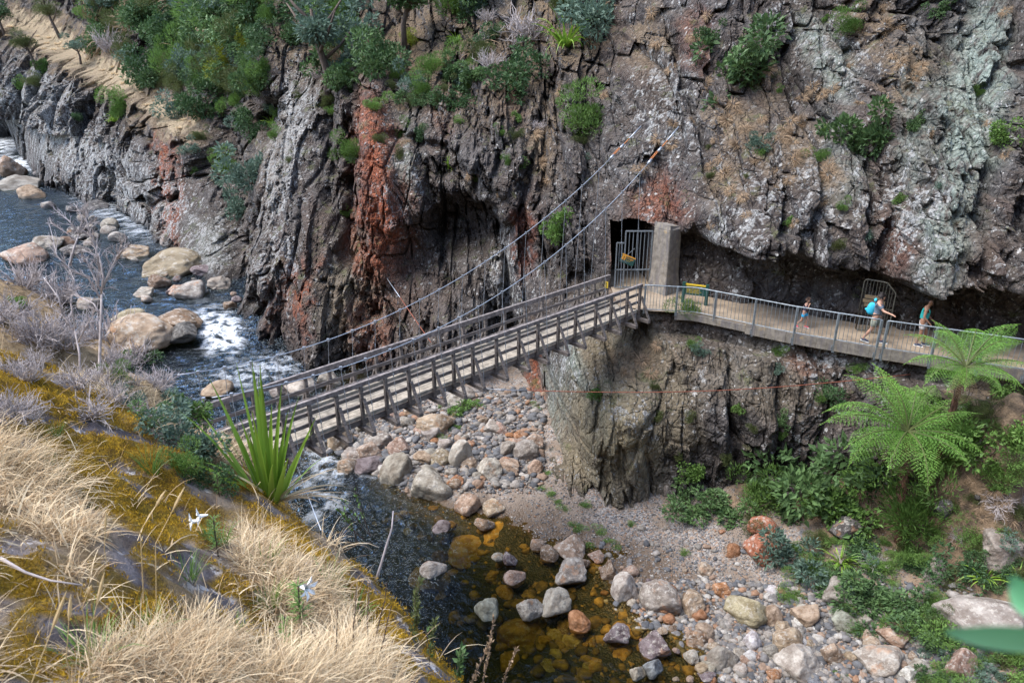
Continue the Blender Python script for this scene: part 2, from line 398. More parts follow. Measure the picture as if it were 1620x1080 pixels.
gp = [at_z(*c) for c in gpix] + [Vector(p) for p in ((-10,10,-18.5),(-20,20,-18.5),(-60,60,-17.2),(-40,50,-17.3),(0,5,-18.5),(12,4,-16.5),(25,12,-13),(30,4,-13),(0,46,-16.3),(-30,85,-16.5),(-75,125,-15),(20,30,-12),(-90,100,-16),(-25,36,-17.8))]
gmodel = tps_fit([[p.x, p.y] for p in gp], [p.z for p in gp], 5e-3)
def zw(y): return np.interp(y, [0, 37, 41, 44.5, 70, 90, 112, 130], [-17, -17, -16.85, -16.25, -15.95, -15.7, -14.7, -14.4])

def tensor(lo, hi, core_lo, core_hi, step, grow=1.05, cap=2.0):
    c = list(np.arange(core_lo, core_hi, step)); s = step; a = core_hi
    while a < hi: c.append(a); s = min(s * grow, cap); a += s
    c.append(hi); s = step; a = core_lo - step; pre = []
    while a > lo: pre.append(a); s = min(s * grow, cap); a -= s
    pre.append(lo); return np.array(pre[::-1] + c)

gx = tensor(-95, 36, -14, 20, .1, 1.04, 1.2); gy = tensor(2, 128, 13, 42, .1, 1.04, 1.2)
GX, GY = np.meshgrid(gx, gy)
GZ = tps_eval(gmodel, GX, GY)
slope_zone = sstep(-16.2, -14.5, GZ)
GZ = GZ + .05 * fbm2(GX * 1.2, GY * 1.2, 4, seed=201) + .03 * fbm2(GX * 5, GY * 5, 3, seed=202) + slope_zone * .35 * fbm2(GX * .7, GY * .7, 4, seed=203)
GZ = np.clip(GZ, -19.5, -10.0)
ground_v = np.stack([GX, GY, GZ], -1).reshape(-1, 3); ground_f = grid_faces(len(gx), len(gy))

# ---- near hillside: z = H(x, y) -------------------------------------------
hpix = [(0,1080,2.3),(350,1080,2.9),(690,1080,4.0),(0,800,3.7),(200,900,3.5),(400,900,4.6),(560,900,6.0),(640,990,4.9),(430,800,6.8),(300,730,7.4),(150,640,7.2),(60,590,6.8),(0,570,6.4),
        (0,700,4.7),(200,760,5.0),(300,820,5.2),(100,980,2.9),(500,1000,4.2),
        (300,748,10),(200,660,11),(100,605,12),(0,575,11),(0,510,26),(100,550,22),(200,605,21),(280,675,15.5),(330,700,13.5),(410,735,12),(0,440,48)]
hp = [at(*c) for c in hpix] + [at_z(200,545,-16.6), at_z(40,460,-16)] + [Vector(p) for p in (
      (-.2,5.6,-8),(.8,3.4,-6),(-.8,9,-13),(-3.2,14,-17.5),(-5.5,18,-18),(-11,26,-18),(-9.3,14,-10.3),(-9.2,17,-13.8),(-12,13,-8.2),(-14,22,-12),(-19,30,-15.5),(-22,36,-17.2),(-27,43,-17),(-3,9.5,-7.6),(-4.6,11.5,-9.5),
      (-1.5,6.5,-7.0),(1.2,0,-2.2),(.6,1.2,-2.6),(2.5,-1,-3.2),(4,2,-9),(0,-3,-.6),(-3,-3,1),(-6,0,1.5),(-10,4,.5),(-18,10,-1),(-30,22,-4),(-45,36,-8),(-62,60,-13),(-40,48,-15),(5,8,-19),(0,14,-20),(-5,24,-21),(-60,75,-18),(-36,54,-17.5),(-16,4,2.5),(-32,10,2),(0,-14,9),(-14,-14,11),(5,-14,7),(0,-30,26),(-30,-30,28),(-60,-10,22),(-60,-30,30),(30,-30,24),(30,-14,6),(40,-4,-2),(14,-4,-5))]
hmodel = tps_fit([[p.x, p.y] for p in hp], [p.z for p in hp], 2e-3)
hx = tensor(-64, 40, -8, 1.6, .045, 1.035, 1.5); hy = tensor(-30, 78, .2, 10, .045, 1.035, 1.5)
HX, HY = np.meshgrid(hx, hy)
HZ = tps_eval(hmodel, HX, HY)
HZ = HZ + .10 * fbm2(HX * .9, HY * .9, 4, seed=211) + .05 * fbm2(HX * 3.5, HY * 3.5, 4, seed=212) * sstep(40, 4, HY)
hU, hV, hT = to_uv(np.stack([HX, HY, HZ], -1)); hU = np.where(hT > .2, hU, -9999)
hu = hU + 10 * fbm2(HX * 4, HY * 4, 3, seed=221); hv = hV + 10 * fbm2(HX * 4, HY * 4, 3, seed=222)
near = (hT < 11)
def band(pl, wd): return np.exp(-np.power(seg_dist(hu, hv, pl) / wd, 3))
h_rock = np.max([band([(10,615),(60,640),(150,675),(230,735),(300,830)], 78), band([(110,725),(200,800),(295,890)], 46), band([(190,890),(260,990)], 44), band([(575,925),(640,1005),(700,1100)], 46), band([(0,890),(60,960),(90,1060),(20,1100)], 66),
                 band([(383,770),(450,840),(505,890)], 30), band([(340,915),(415,985)], 34), band([(50,925),(190,1010)], 42), band([(560,910),(600,960)], 25), band([(0,640),(60,610)],40)], 0) * near
mossn = fbm2(HX * 5.5, HY * 5.5, 4, seed=231) + .25 * fbm2(HX * 1.5, HY * 1.5, 2, seed=232)
h_moss = h_rock * sstep(-.32, -.05, mossn)
HZ = HZ + h_moss * (.035 + .035 * fbm2(HX * 9, HY * 9, 3, seed=233)) + h_rock * .05 * (blocks(HX, HY, .35, .28, 235)[0] - .5)
hill_v = np.stack([HX, HY, HZ], -1).reshape(-1, 3); hill_f = grid_faces(len(hx), len(hy))

def H(x, y):
    return float(tps_eval(hmodel, np.array([float(x)]), np.array([float(y)]))[0])
def G(x, y):
    return float(np.clip(tps_eval(gmodel, np.array([float(x)]), np.array([float(y)])), -19.5, -10.0)[0])

# ---- water -----------------------------------------------------------------
wx_ = tensor(-95, 14, -14, 10, .09, 1.04, .5); wy_ = tensor(6, 126, 14, 46, .09, 1.03, .5)
WX, WY = np.meshgrid(wx_, wy_)
WZ = zw(WY)
wU, wV, wT = to_uv(np.stack([WX, WY, WZ], -1))
rap = np.max([blob(wU, wV, 345, 525, 42, 34, 30, 3), .8 * blob(wU, wV, 40, 258, 45, 12, 10, 3), .8 * blob(wU, wV, 8, 230, 20, 14, 0, 3), .34 * blob(wU, wV, 520, 735, 40, 35, 50, 3), .45 * blob(wU, wV, 600, 740, 40, 16, 0, 3), .25*blob(wU, wV, 500, 790, 50, 40, 0, 3),
              .35 * blob(wU, wV, 200, 350, 90, 20, 25, 3), .35 * blob(wU, wV, 400, 590, 90, 25, -15, 3)], 0)
flow = np.clip(np.maximum(sstep(820, 560, wU) * .9, sstep(760, 700, wV)), .12, 1) 
flow = np.maximum(flow * sstep(980, 720, wU + .55 * (wV - 800)), .06)
WZ = WZ + flow * (.06 * fbm2(WX * 2.2 + WY * .8, WY * 2.2, 4, seed=301, gain=.6) + .03 * fbm2(WX * 7, WY * 7, 2, seed=303)) + rap * (.16 * fbm2(WX * 1.6, WY * 1.6, 4, seed=302) + .08)
water_v = np.stack([WX, WY, WZ], -1).reshape(-1, 3); water_f = grid_faces(len(wx_), len(wy_))
foam = np.clip(rap * 1.15 * sstep(-.35, .6, fbm2(WX * 1.7 - WY * 1.2, WY * 2.4 + WX * .8, 5, seed=305, gain=.65) + .5 * (rap - .35)), 0, 1)
# ================================================================== MATERIALS
def mat_cliff():
    k = NT('cliff_rock'); c = k.coord('Object')
    big = k.noise(c, .35, 5, .6); mid = k.noise(c, 1.6, 6, .62); fine = k.noise(c, 7, 5, .65)
    streak = k.noise(k.mapping(c, (1.6, 1.6, .22)), 1.0, 5, .6)
    cell = k.attr('cell')
    col = k.mix(k.ramp(mid, .36, .64), (.020, .015, .013), (.078, .066, .060))
    col = k.mix(k.math('MULTIPLY', k.ramp(fine, .52, .66), .6), col, (.175, .158, .145))
    col = k.mix(k.ramp(big, .42, .62), col, k.mix(k.ramp(mid, .3, .7), (.028, .024, .024), (.115, .108, .105)))
    col = k.mix(k.math('MULTIPLY', k.ramp(cell, .55, .9), .55), col, (.088, .063, .052))
    col = k.mix(k.math('MULTIPLY', k.ramp(cell, .35, .05), .5), col, (.04, .032, .031))
    # tan weathered rock, earth
    col = k.mix(k.math('MULTIPLY', k.attr('tan'), k.ramp(mid, .2, .55)), col, k.mix(fine, (.13, .105, .06), (.37, .31, .20)))
    # red-orange iron and lichen faces
    og = k.math('MULTIPLY', k.attr('orange'), k.ramp(k.noise(c, 1.5, 7, .75), .35, .5))
    col = k.mix(og, col, k.mix(k.ramp(fine, .3, .7), (.07, .025, .017), (.33, .09, .036)))
    # grey-green crust on the slab
    gm = k.math('MULTIPLY', k.attr('green'), k.ramp(k.noise(k.mapping(c, (1, 1, .5)), 2.2, 6, .72), .36, .54))
    col = k.mix(gm, col, k.mix(k.ramp(fine, .3, .7), (.13, .165, .14), (.33, .385, .34)))
    # pale lichen: crust plus round spots
    lich_area = k.math('ADD', k.math('MULTIPLY', k.attr('pale'), .20), k.math('MULTIPLY', k.ramp(streak, .35, .7), .145))
    crust = k.noise(c, 4.2, 7, .74)
    thr = k.math('SUBTRACT', .66, lich_area)
    lm = k.n('MapRange', {0: k.math('SUBTRACT', crust, thr), 1: 0.0, 2: .07}).outputs[0]
    col = k.mix(k.math('MULTIPLY', lm, .82), col, k.mix(k.ramp(k.noise(c, 11, 3, .6), .35, .65), (.20, .20, .195), (.44, .445, .435)))
    for sc, lim, seed in ((3.2, .30, 0), (7.5, .33, 3.7)):
        vo = k.n('TexVoronoi', {'Vector': k.mapping(k.n('VectorMath', {0: c, 1: k.n('VectorMath', {0: k.n('TexNoise', {'Vector': c, 'Scale': 5.0}).outputs[1], 3: .16}, operation='SCALE').outputs[0]}, operation='ADD').outputs[0], (1, 1, 1)), 'Scale': sc, 'Randomness': 1.0})
        pick = k.n('SeparateColor', {0: vo.outputs['Color']}).outputs[0]
        rad = k.math('MULTIPLY', k.math('SUBTRACT', pick, .45), .55)
        spot = k.ramp(k.math('SUBTRACT', rad, vo.outputs['Distance']), 0, .06)
        zone = k.ramp(k.math('ADD', k.noise(c, .8, 3, .6), k.math('MULTIPLY', k.attr('pale'), .20)), .42, .62)
        col = k.mix(k.math('MULTIPLY', k.math('MULTIPLY', spot, zone), .8), col, (.48, .47, .445))
    # ledges: earth, dry grass litter and moss
    nz = k.n('SeparateXYZ', {0: k.n('NewGeometry').outputs['Normal']}).outputs[2]
    upm = k.ramp(k.math('ADD', nz, k.math('MULTIPLY', k.math('SUBTRACT', mid, .5), .9)), .34, .62)
    em = k.math('MULTIPLY', upm, k.math('ADD', k.math('MULTIPLY', k.attr('earth'), .8), k.math('ADD', k.math('MULTIPLY', k.attr('grassy'), 1.0), .16)), clamp=True)
    col = k.mix(em, col, k.mix(k.ramp(fine, .3, .7), (.07, .048, .03), (.19, .135, .08)))
    gg = k.math('MULTIPLY', k.math('MULTIPLY', k.attr('grassy'), 1.3), k.ramp(k.math('ADD', k.noise(c, 1.5, 6, .75), k.math('MULTIPLY', k.ramp(k.attr('grassy'), 1.0, 2.0), .25)), .46, .6), clamp=True)
    col = k.mix(gg, col, k.mix(k.ramp(k.noise(c, 9, 4, .7), .3, .7), (.085, .063, .042), (.27, .205, .14)))
    col = k.mix(k.math('MULTIPLY', k.ramp(k.attr('grassy'), 1.1, 1.8), .6), col, k.mix(k.ramp(fine, .3, .7), (.26, .19, .11), (.50, .40, .26)))
    mg = k.math('MULTIPLY', k.ramp(k.noise(c, 1.1, 5, .65), .57, .66), .55)
    col = k.mix(k.math('MULTIPLY', mg, upm), col, (.075, .085, .03))
    # wet foot of the rock
    wet = k.attr('wet')
    col = k.mix(k.math('MULTIPLY', wet, .8), col, (.018, .014, .012))
    h = k.math('ADD', k.math('MULTIPLY', mid, .5), k.math('ADD', k.math('MULTIPLY', fine, .35), k.math('MULTIPLY', k.noise(c, 22, 4, .65), .16)))
    e1 = k.n('TexVoronoi', {'Vector': k.mapping(k.n('VectorMath', {0: c, 1: k.n('VectorMath', {0: k.n('TexNoise', {'Vector': c, 'Scale': 2.0}).outputs[1], 3: .35}, operation='SCALE').outputs[0]}, operation='ADD').outputs[0], (1, 1, .55), (.2, .25, 0)), 'Scale': 2.6}, feature='DISTANCE_TO_EDGE').outputs['Distance']
    e2 = k.n('TexVoronoi', {'Vector': k.mapping(c, (1, 1, .6), (.3, -.3, 0)), 'Scale': 8.0}, feature='F1').outputs['Distance']
    h = k.math('ADD', h, k.math('ADD', k.math('MULTIPLY', k.ramp(e1, 0, .12), .3), k.math('MULTIPLY', e2, -.35)))
    nr = k.bump(h, 1.0, .22)
    rough = k.math('SUBTRACT', .92, k.math('MULTIPLY', wet, .5))
    return k.done(k.bsdf(col, rough, nr, Specular_IOR_Level=.25))

def mat_ground():
    k = NT('gravel_ground'); c = k.coord('Object')
    vo = k.n('TexVoronoi', {'Vector': c, 'Scale': 16.0}); vc = k.n('SeparateColor', {0: vo.outputs['Color']})
    big = k.noise(c, .5, 4, .6); mid = k.noise(c, 2.5, 5, .6)
    peb = k.mix(k.ramp(vc.outputs[0], .1, .9), (.11, .107, .108), (.29, .265, .24))
    peb = k.mix(k.ramp(vc.outputs[1], .62, .8), peb, (.24, .165, .115))
    sand = k.mix(mid, (.12, .092, .068), (.225, .175, .135))
    col = k.mix(k.ramp(k.math('ADD', big, k.math('MULTIPLY', mid, .4)), .6, .78), peb, sand)
    earth = k.mix(k.ramp(mid, .35, .65), (.06, .042, .026), (.20, .135, .08))
    col = k.mix(k.attr('slope'), col, earth)
    # damp margin and river bed
    bed = k.mix(k.ramp(k.math('ADD', k.math('MULTIPLY', mid, .5), k.math('MULTIPLY', vc.outputs[0], .35)), .4, .66), (.006, .010, .004), (.055, .042, .014))
    bed = k.mix(k.attr('deep'), bed, (.004, .007, .005))  # algae-dark bed, painted darker with depth for light lost in the water
    col = k.mix(k.attr('wet'), col, (.085, .055, .032))
    col = k.mix(k.attr('under'), col, bed)
    h = k.math('ADD', k.math('MULTIPLY', vo.outputs['Distance'], -.8), mid)
    return k.done(k.bsdf(col, k.math('SUBTRACT', .9, k.math('MULTIPLY', k.attr('wet'), .4)), k.bump(h, .7, .05)))

def mat_hill():
    k = NT('hillside_earth'); c = k.coord('Object')
    mid = k.noise(c, 3, 5, .6); fine = k.noise(c, 22, 5, .7); tiny = k.noise(c, 70, 4, .7)
    dirt = k.mix(k.ramp(mid, .35, .65), (.10, .07, .04), (.31, .22, .125))
    dirt = k.mix(k.ramp(fine, .5, .7), dirt, (.36, .28, .17))
    rock = k.mix(k.ramp(k.noise(c, 6, 5, .65), .35, .65), (.055, .047, .052), (.17, .15, .152))
    rock = k.mix(k.ramp(k.noise(c, 5, 6, .72), .56, .62), rock, (.52, .49, .48))
    moss = k.mix(k.ramp(k.noise(c, 9, 4, .6), .3, .7), (.16, .095, .012), (.48, .295, .028))
    moss = k.mix(k.ramp(tiny, .35, .7), moss, (.075, .042, .008))
    moss = k.mix(k.math('MULTIPLY', k.ramp(k.noise(c, 4, 3, .6), .5, .7), .6), moss, (.25, .17, .03))
    col = k.mix(k.attr('rock'), dirt, rock)
    col = k.mix(k.attr('moss'), col, moss)
    h = k.math('ADD', k.math('MULTIPLY', fine, .6), k.math('MULTIPLY', tiny, k.math('ADD', .25, k.math('MULTIPLY', k.attr('moss'), .9))))
    return k.done(k.bsdf(col, .95, k.bump(h, 1.0, .03), Specular_IOR_Level=.15))

def mat_water():
    k = NT('river_water'); c = k.coord('Object')
    chop = k.attr('chop')
    n1 = k.noise(k.mapping(c, (1.6, 1.6, 1), (0, 0, .6)), 2.6, 4, .6, .6); n2 = k.noise(c, 9, 3, .6)
    h = k.math('MULTIPLY', k.math('ADD', n1, k.math('MULTIPLY', n2, .35)), chop)
    nr = k.bump(h, 1.0, .2)
    gl = k.n('BsdfGlossy', {'Color': (.72, .87, 1.0), 'Roughness': .03, 'Normal': nr})  # gloss tinted blue, painting a bluer sky reflection into the water
    tr = k.n('BsdfTransparent', {'Color': k.mix(k.attr('deep'), (.80, .69, .42), (.36, .36, .17))})
    fr = k.n('Fresnel', {'IOR': 1.4, 'Normal': nr})
    s = k.n('MixShader', {0: fr, 1: tr, 2: gl})
    ft = k.noise(c, 5, 5, .7)
    fm = k.math('MULTIPLY', k.attr('foam'), k.ramp(ft, .3, .55), clamp=True)
    fo = k.bsdf((.78, .81, .83), .6, k.bump(ft, .8, .1))
    return k.done(k.n('MixShader', {0: fm, 1: s, 2: fo}))

M = dict(cliff=mat_cliff(), ground=mat_ground(), hill=mat_hill(), water=mat_water())

# ---- make the setting --------------------------------------------------------
me = mesh_np('cliff', cliff_v, cliff_f, [M['cliff']], smooth=False)
for nm, a in (('orange', m_orange), ('pale', m_pale), ('green', m_green), ('tan', m_tan), ('grassy', m_grass), ('earth', m_earth), ('cell', r2 * .6 + r1 * .4),
              ('wet', sstep(.55, .1, cliff_v[:, 2] - zw(cliff_v[:, 1])) * sstep(1150, 850, U2))): attr(me, nm, a)
cliff_o = set_props(obj('cliff', me), kind='structure', label='tall dark volcanic cliff wall with lichen and orange rock faces')
CLIFF_BVH = BVHTree.FromPolygons(cliff_v.tolist(), cliff_f.tolist())

me = mesh_np('ground', ground_v, ground_f, [M['ground']])
gu, gv_, gt = to_uv(ground_v)
dz = ground_v[:, 2] - zw(ground_v[:, 1])
attr(me, 'under', sstep(.02, -.06, dz)); attr(me, 'wet', sstep(.22, .04, dz)); attr(me, 'deep', sstep(-.35, -.8, dz) )
attr(me, 'slope', np.clip(sstep(-16.3, -15.2, ground_v[:, 2] + .4 * fbm2(ground_v[:, 0], ground_v[:, 1], 3, seed=205)) * sstep(60, 45, ground_v[:, 1]), 0, 1))
set_props(obj('ground', me), kind='structure', label='gravel bar and stony river bed below the cliff')
GROUND_BVH = BVHTree.FromPolygons(ground_v.tolist(), ground_f.tolist())

me = mesh_np('hillside', hill_v, hill_f, [M['hill']])
attr(me, 'rock', h_rock); attr(me, 'moss', h_moss)
set_props(obj('hillside', me), kind='structure', label='near hillside with mossy rock outcrops and dry soil')
HILL_BVH = BVHTree.FromPolygons(hill_v.tolist(), hill_f.tolist())

me = mesh_np('river', water_v, water_f, [M['water']])
dw = tps_eval(gmodel, WX, WY) - WZ
attr(me, 'chop', np.clip(flow + rap, 0, 1)); attr(me, 'foam', foam); attr(me, 'deep', sstep(-.22, -.8, dw))
set_props(obj('river', me), kind='structure', label='dark clear river running through the gorge')

def cast(u, v, what=None):
    d = ray(u, v).normalized(); best = None
    for nm, b in (('hill', HILL_BVH), ('ground', GROUND_BVH), ('cliff', CLIFF_BVH)):
        if what and nm not in what: continue
        loc, nor, idx, dist = b.ray_cast(Vector((0, 0, 0)), d, 400)
        if loc is not None and (best is None or dist < best[2]): best = (loc, nor if nor.dot(d) < 0 else -nor, dist, nm)
    return best
# ================================================================== MADE THINGS
class MB:
    """collects boxes, tubes and sheets into one mesh"""
    def __init__(s): s.v = []; s.f = []; s.m = []
    def add(s, vs, fs, m=0):
        o = len(s.v); s.v += [tuple(p) for p in vs]; s.f += [tuple(i + o for i in f) for f in fs]; s.m += [m] * len(fs); return s
    def box(s, c, size, rot=None, m=0, taper=1.0):
        hx, hy, hz = size[0] / 2, size[1] / 2, size[2] / 2; rot = rot or Matrix.Identity(3); c = Vector(c)
        b = min(hx, hy, hz) * .12
        vs = []
        for z, k in ((-hz, 1), (hz, taper)):
            for x, y in ((-hx * k, -hy * k + b), (-hx * k + b, -hy * k), (hx * k - b, -hy * k), (hx * k, -hy * k + b), (hx * k, hy * k - b), (hx * k - b, hy * k), (-hx * k + b, hy * k), (-hx * k, hy * k - b)):
                vs.append(c + rot @ Vector((x, y, z)))
        fs = [tuple(range(7, -1, -1)), tuple(range(8, 16))] + [(i, (i + 1) % 8, 8 + (i + 1) % 8, 8 + i) for i in range(8)]
        return s.add(vs, fs, m)
    def beam(s, a, b, w, h, up=Vector((0, 0, 1)), m=0):
        a, b = Vector(a), Vector(b); d = (b - a); L = d.length; d.normalize()
        sd_ = d.cross(up)
        if sd_.length < 1e-4: sd_ = d.cross(Vector((1, 0, 0)))
        sd_.normalize(); u = sd_.cross(d)
        return s.box((a + b) / 2, (L, w, h), Matrix((d, -sd_, u)).transposed(), m)
    def tube(s, pts, r, n=8, m=0, cap=True):
        pts = [Vector(p) for p in pts]; rs = r if isinstance(r, (list, tuple)) else [r] * len(pts)
        vs = []; fs = []; ref = None
        for i, p in enumerate(pts):
            d = (pts[min(i + 1, len(pts) - 1)] - pts[max(i - 1, 0)]).normalized()
            if ref is None: ref = d.orthogonal().normalized()
            ref = (ref - d * ref.dot(d)).normalized(); bn = d.cross(ref)
            vs += [p + (ref * math.cos(2 * math.pi * k / n) + bn * math.sin(2 * math.pi * k / n)) * rs[i] for k in range(n)]
        for i in range(len(pts) - 1):
            fs += [(i * n + k, i * n + (k + 1) % n, (i + 1) * n + (k + 1) % n, (i + 1) * n + k) for k in range(n)]
        if cap: fs += [tuple(range(n - 1, -1, -1)), tuple((len(pts) - 1) * n + k for k in range(n))]
        return s.add(vs, fs, m)
    def mesh(s, name, mats, smooth=False):
        me = bpy.data.meshes.new(name); me.from_pydata(s.v, [], s.f)
        for m in mats: me.materials.append(m)
        me.polygons.foreach_set('material_index', s.m)
        if smooth: me.polygons.foreach_set('use_smooth', [True] * len(s.f))
        me.update(); return me
    def build(s, name, mats, parent=None, smooth=False, **kw):
        return obj(name, s.mesh(name, mats if isinstance(mats, (list, tuple)) else [mats], smooth), parent, **kw)

def plain(name, col, rough=.7, metal=0.0, var=.25, scale=6.0, bump=.15, stretch=(1, 1, 1)):
    k = NT(name); c = k.coord('Object')
    n = k.noise(k.mapping(c, stretch), scale, 5, .62)
    dk = tuple(x * (1 - var) for x in col); lt = tuple(min(1, x * (1 + var)) for x in col)
    return k.done(k.bsdf(k.mix(k.ramp(n, .3, .7), dk, lt), rough, k.bump(n, bump, .02), Metallic=metal))

M['timber'] = plain('weathered_timber', (.145, .122, .108), .85, 0, .5, 5, .5, (1, 1, 5))
M['timber_rail'] = plain('handrail_timber', (.175, .15, .14), .8, 0, .5, 7, .4)
M['deck'] = plain('pale_deck_boards', (.29, .252, .20), .85, 0, .4, 3.5, .4)
M['steel'] = plain('galvanised_steel', (.23, .26, .28), .5, .5, .25, 8, .1)
M['cable'] = plain('steel_cable', (.35, .38, .42), .45, .6, .2, 20, .1)
M['rust'] = plain('rusty_wire', (.22, .065, .035), .8, .2, .4, 14, .2)
M['orange_metal'] = plain('orange_rusted_fitting', (.40, .15, .05), .7, .2, .4, 20, .2)
M['sign_green'] = plain('dark_green_board', (.012, .06, .05), .5, 0, .15, 5, .05)
M['sign_yellow'] = plain('yellow_paint', (.62, .42, .03), .5, 0, .12, 6, .05)
M['sign_orange'] = plain('orange_paint', (.68, .30, .03), .5, 0, .12, 6, .05)
M['black'] = plain('black_paint', (.015, .015, .016), .6, 0, .2, 6, .05)
M['tan_board'] = plain('tan_board', (.14, .105, .06), .8, 0, .3, 6, .2)

def mat_concrete():
    k = NT('stained_concrete'); c = k.coord('Object')
    st = k.noise(k.mapping(c, (3, 3, .35)), 2.0, 5, .65); n = k.noise(c, 5, 6, .65)
    col = k.mix(k.ramp(n, .3, .7), (.135, .118, .095), (.26, .228, .185))
    col = k.mix(k.math('MULTIPLY', k.ramp(st, .45, .65), .7), col, (.12, .11, .115))
    col = k.mix(k.ramp(k.noise(c, 2.2, 4, .6), .6, .72), col, (.30, .22, .12))
    return k.done(k.bsdf(col, .9, k.bump(n, .4, .03)))
M['concrete'] = mat_concrete()
def mat_path():
    k = NT('dusty_path'); c = k.coord('Object'); n = k.noise(c, 1.6, 6, .6); f = k.noise(c, 14, 4, .7)
    col = k.mix(k.ramp(n, .35, .65), (.165, .125, .085), (.285, .222, .155)); col = k.mix(k.ramp(f, .55, .7), col, (.21, .165, .12))
    return k.done(k.bsdf(col, .95, k.bump(f, .4, .02)))
M['path'] = mat_path()

# ---- path on the ledge --------------------------------------------------------
def poly_pt(arr, x): return np.array([x, np.interp(x, arr[:, 0], arr[:, 1])])
px = np.concatenate([np.arange(4.25, 22, .3)])
vs, fs = [], []
for i, x in enumerate(px):
    o = poly_pt(PATH_OUT, x); q = poly_pt(PATH_IN, x); q[1] += 1.1
    if 4.2 < x < 5.8: q[1] = 33
    for a in np.linspace(0, 1, 9):
        p = o * (1 - a) + q * a
        vs.append((p[0], p[1], PATH_Z + .06 + .02 * vnoise2(np.array([p[0] * 2]), np.array([p[1] * 2]), 5)[0] + (.12 * max(0, a - .6) if x > 6.2 else 0)))
me = mesh_np('path', vs, grid_faces(9, len(px)), [M['path']])
set_props(obj('path', me), kind='structure', label='dusty walking path along the rock ledge')
mb = MB()
for a, b in zip(px[:-1], px[1:]):
    A = poly_pt(PATH_OUT, a); B = poly_pt(PATH_OUT, b); d = Vector((B[0] - A[0], B[1] - A[1], 0)).normalized(); nn = Vector((d.y, -d.x, 0))
    if a > 6.2: mb.beam(Vector((A[0], A[1], PATH_Z - .08)) + nn * .02, Vector((B[0], B[1], PATH_Z - .08)) + nn * .02, .16, .4 if a > 8.5 else .26)
set_props(mb.build('kerb', M['concrete']), kind='structure', label='pale concrete edge beam along the path')

# ---- footbridge -----------------------------------------------------------------
BE = Vector((.718, .697, 0)).normalized(); BN = Vector((-BE.y, BE.x, 0)); BL = 18.4; BW = 1.6; DECK = -9.8
B0 = Vector((5.02, 27.47, 0)) - BE * BL                     # near end, right-hand rail line
BRG = empty('footbridge', (B0.x, B0.y, DECK))
set_props(BRG, 'long timber suspension footbridge with pale boards crossing the river to the tunnel', 'bridge')
def bp(s, w_, z): return BE * s + BN * w_ + Vector((0, 0, z))
mb = MB(); rr = random.Random(3)
nb = 7
for j in range(nb):
    s = -rr.random() * 2
    while s < BL:
        e = min(s + 2.4, BL); st = max(s, 0)
        if e > st + .05: mb.beam(bp(st + .004, .12 + (j + .5) * (BW - .24) / nb, -.03 + rr.uniform(-.004, .004)), bp(e - .004, .12 + (j + .5) * (BW - .24) / nb, -.03 + rr.uniform(-.004, .004)), (BW - .24) / nb - .012, .06)
        s += 2.4
mb.build('deck', M['deck'], BRG)
for wv_ in (.1, BW - .1): MB().beam(bp(0, wv_, -.155), bp(BL, wv_, -.155), .1, .17).build('stringer', M['timber'], BRG)
for wv_, hh in ((.05, .03), (BW - .05, .03)): MB().beam(bp(0, wv_, hh), bp(BL, wv_, hh), .08, .10).build('kerb_rail', M['deck'], BRG)
post_u = [330, 371, 412, 453, 494, 536, 574, 612, 648, 687, 718, 748, 785, 820, 850, 882, 909, 941, 965, 990]
def s_of_u(u):
    k = (u - 810) / FPX                                       # plane through the camera with x = k * depth; right-hand foot line
    p0 = Vector((B0.x, B0.y, DECK)); dep = lambda p: p.y * CP - p.z * SP
    return (k * dep(p0) - p0.x) / (BE.x - k * BE.y * CP)
post_s = [s_of_u(u) for u in post_u if s_of_u(u) > .05] + [BL - .06]
for i, s in enumerate(post_s):
    MB().beam(bp(s, -.55, -.30), bp(s, BW + .55, -.30), .14, .12).build('transom', M['timber'], BRG)
    for sgn, wv_ in ((-1, 0), (1, BW)):
        w2 = wv_ + sgn * .02
        MB().beam(bp(s, w2, -.24), bp(s, w2, 1.0), .09, .09, BE).build('post', M['timber'], BRG)
        MB().beam(bp(s + .03, w2 + sgn * .48, -.24), bp(s + .03, w2 + sgn * .06, .62), .06, .09, BE).build('brace', M['timber'], BRG)
for wv_, wd, hh in ((0, .11, .12), (BW, .09, .16)):
    MB().beam(bp(-.2, wv_, 1.05), bp(BL + .06, wv_, 1.05), wd, hh).build('top_rail', M['timber_rail'], BRG)
for wv_, z, sh in ((-.05 + .12, .68, 0), (.07, .36, 0), (BW - .07, .62, .2), (BW - .07, .30, .2)):
    MB().beam(bp(-.1, wv_, z), bp(BL - sh, wv_, z), .045, .11).build('mid_rail', M['timber'], BRG)
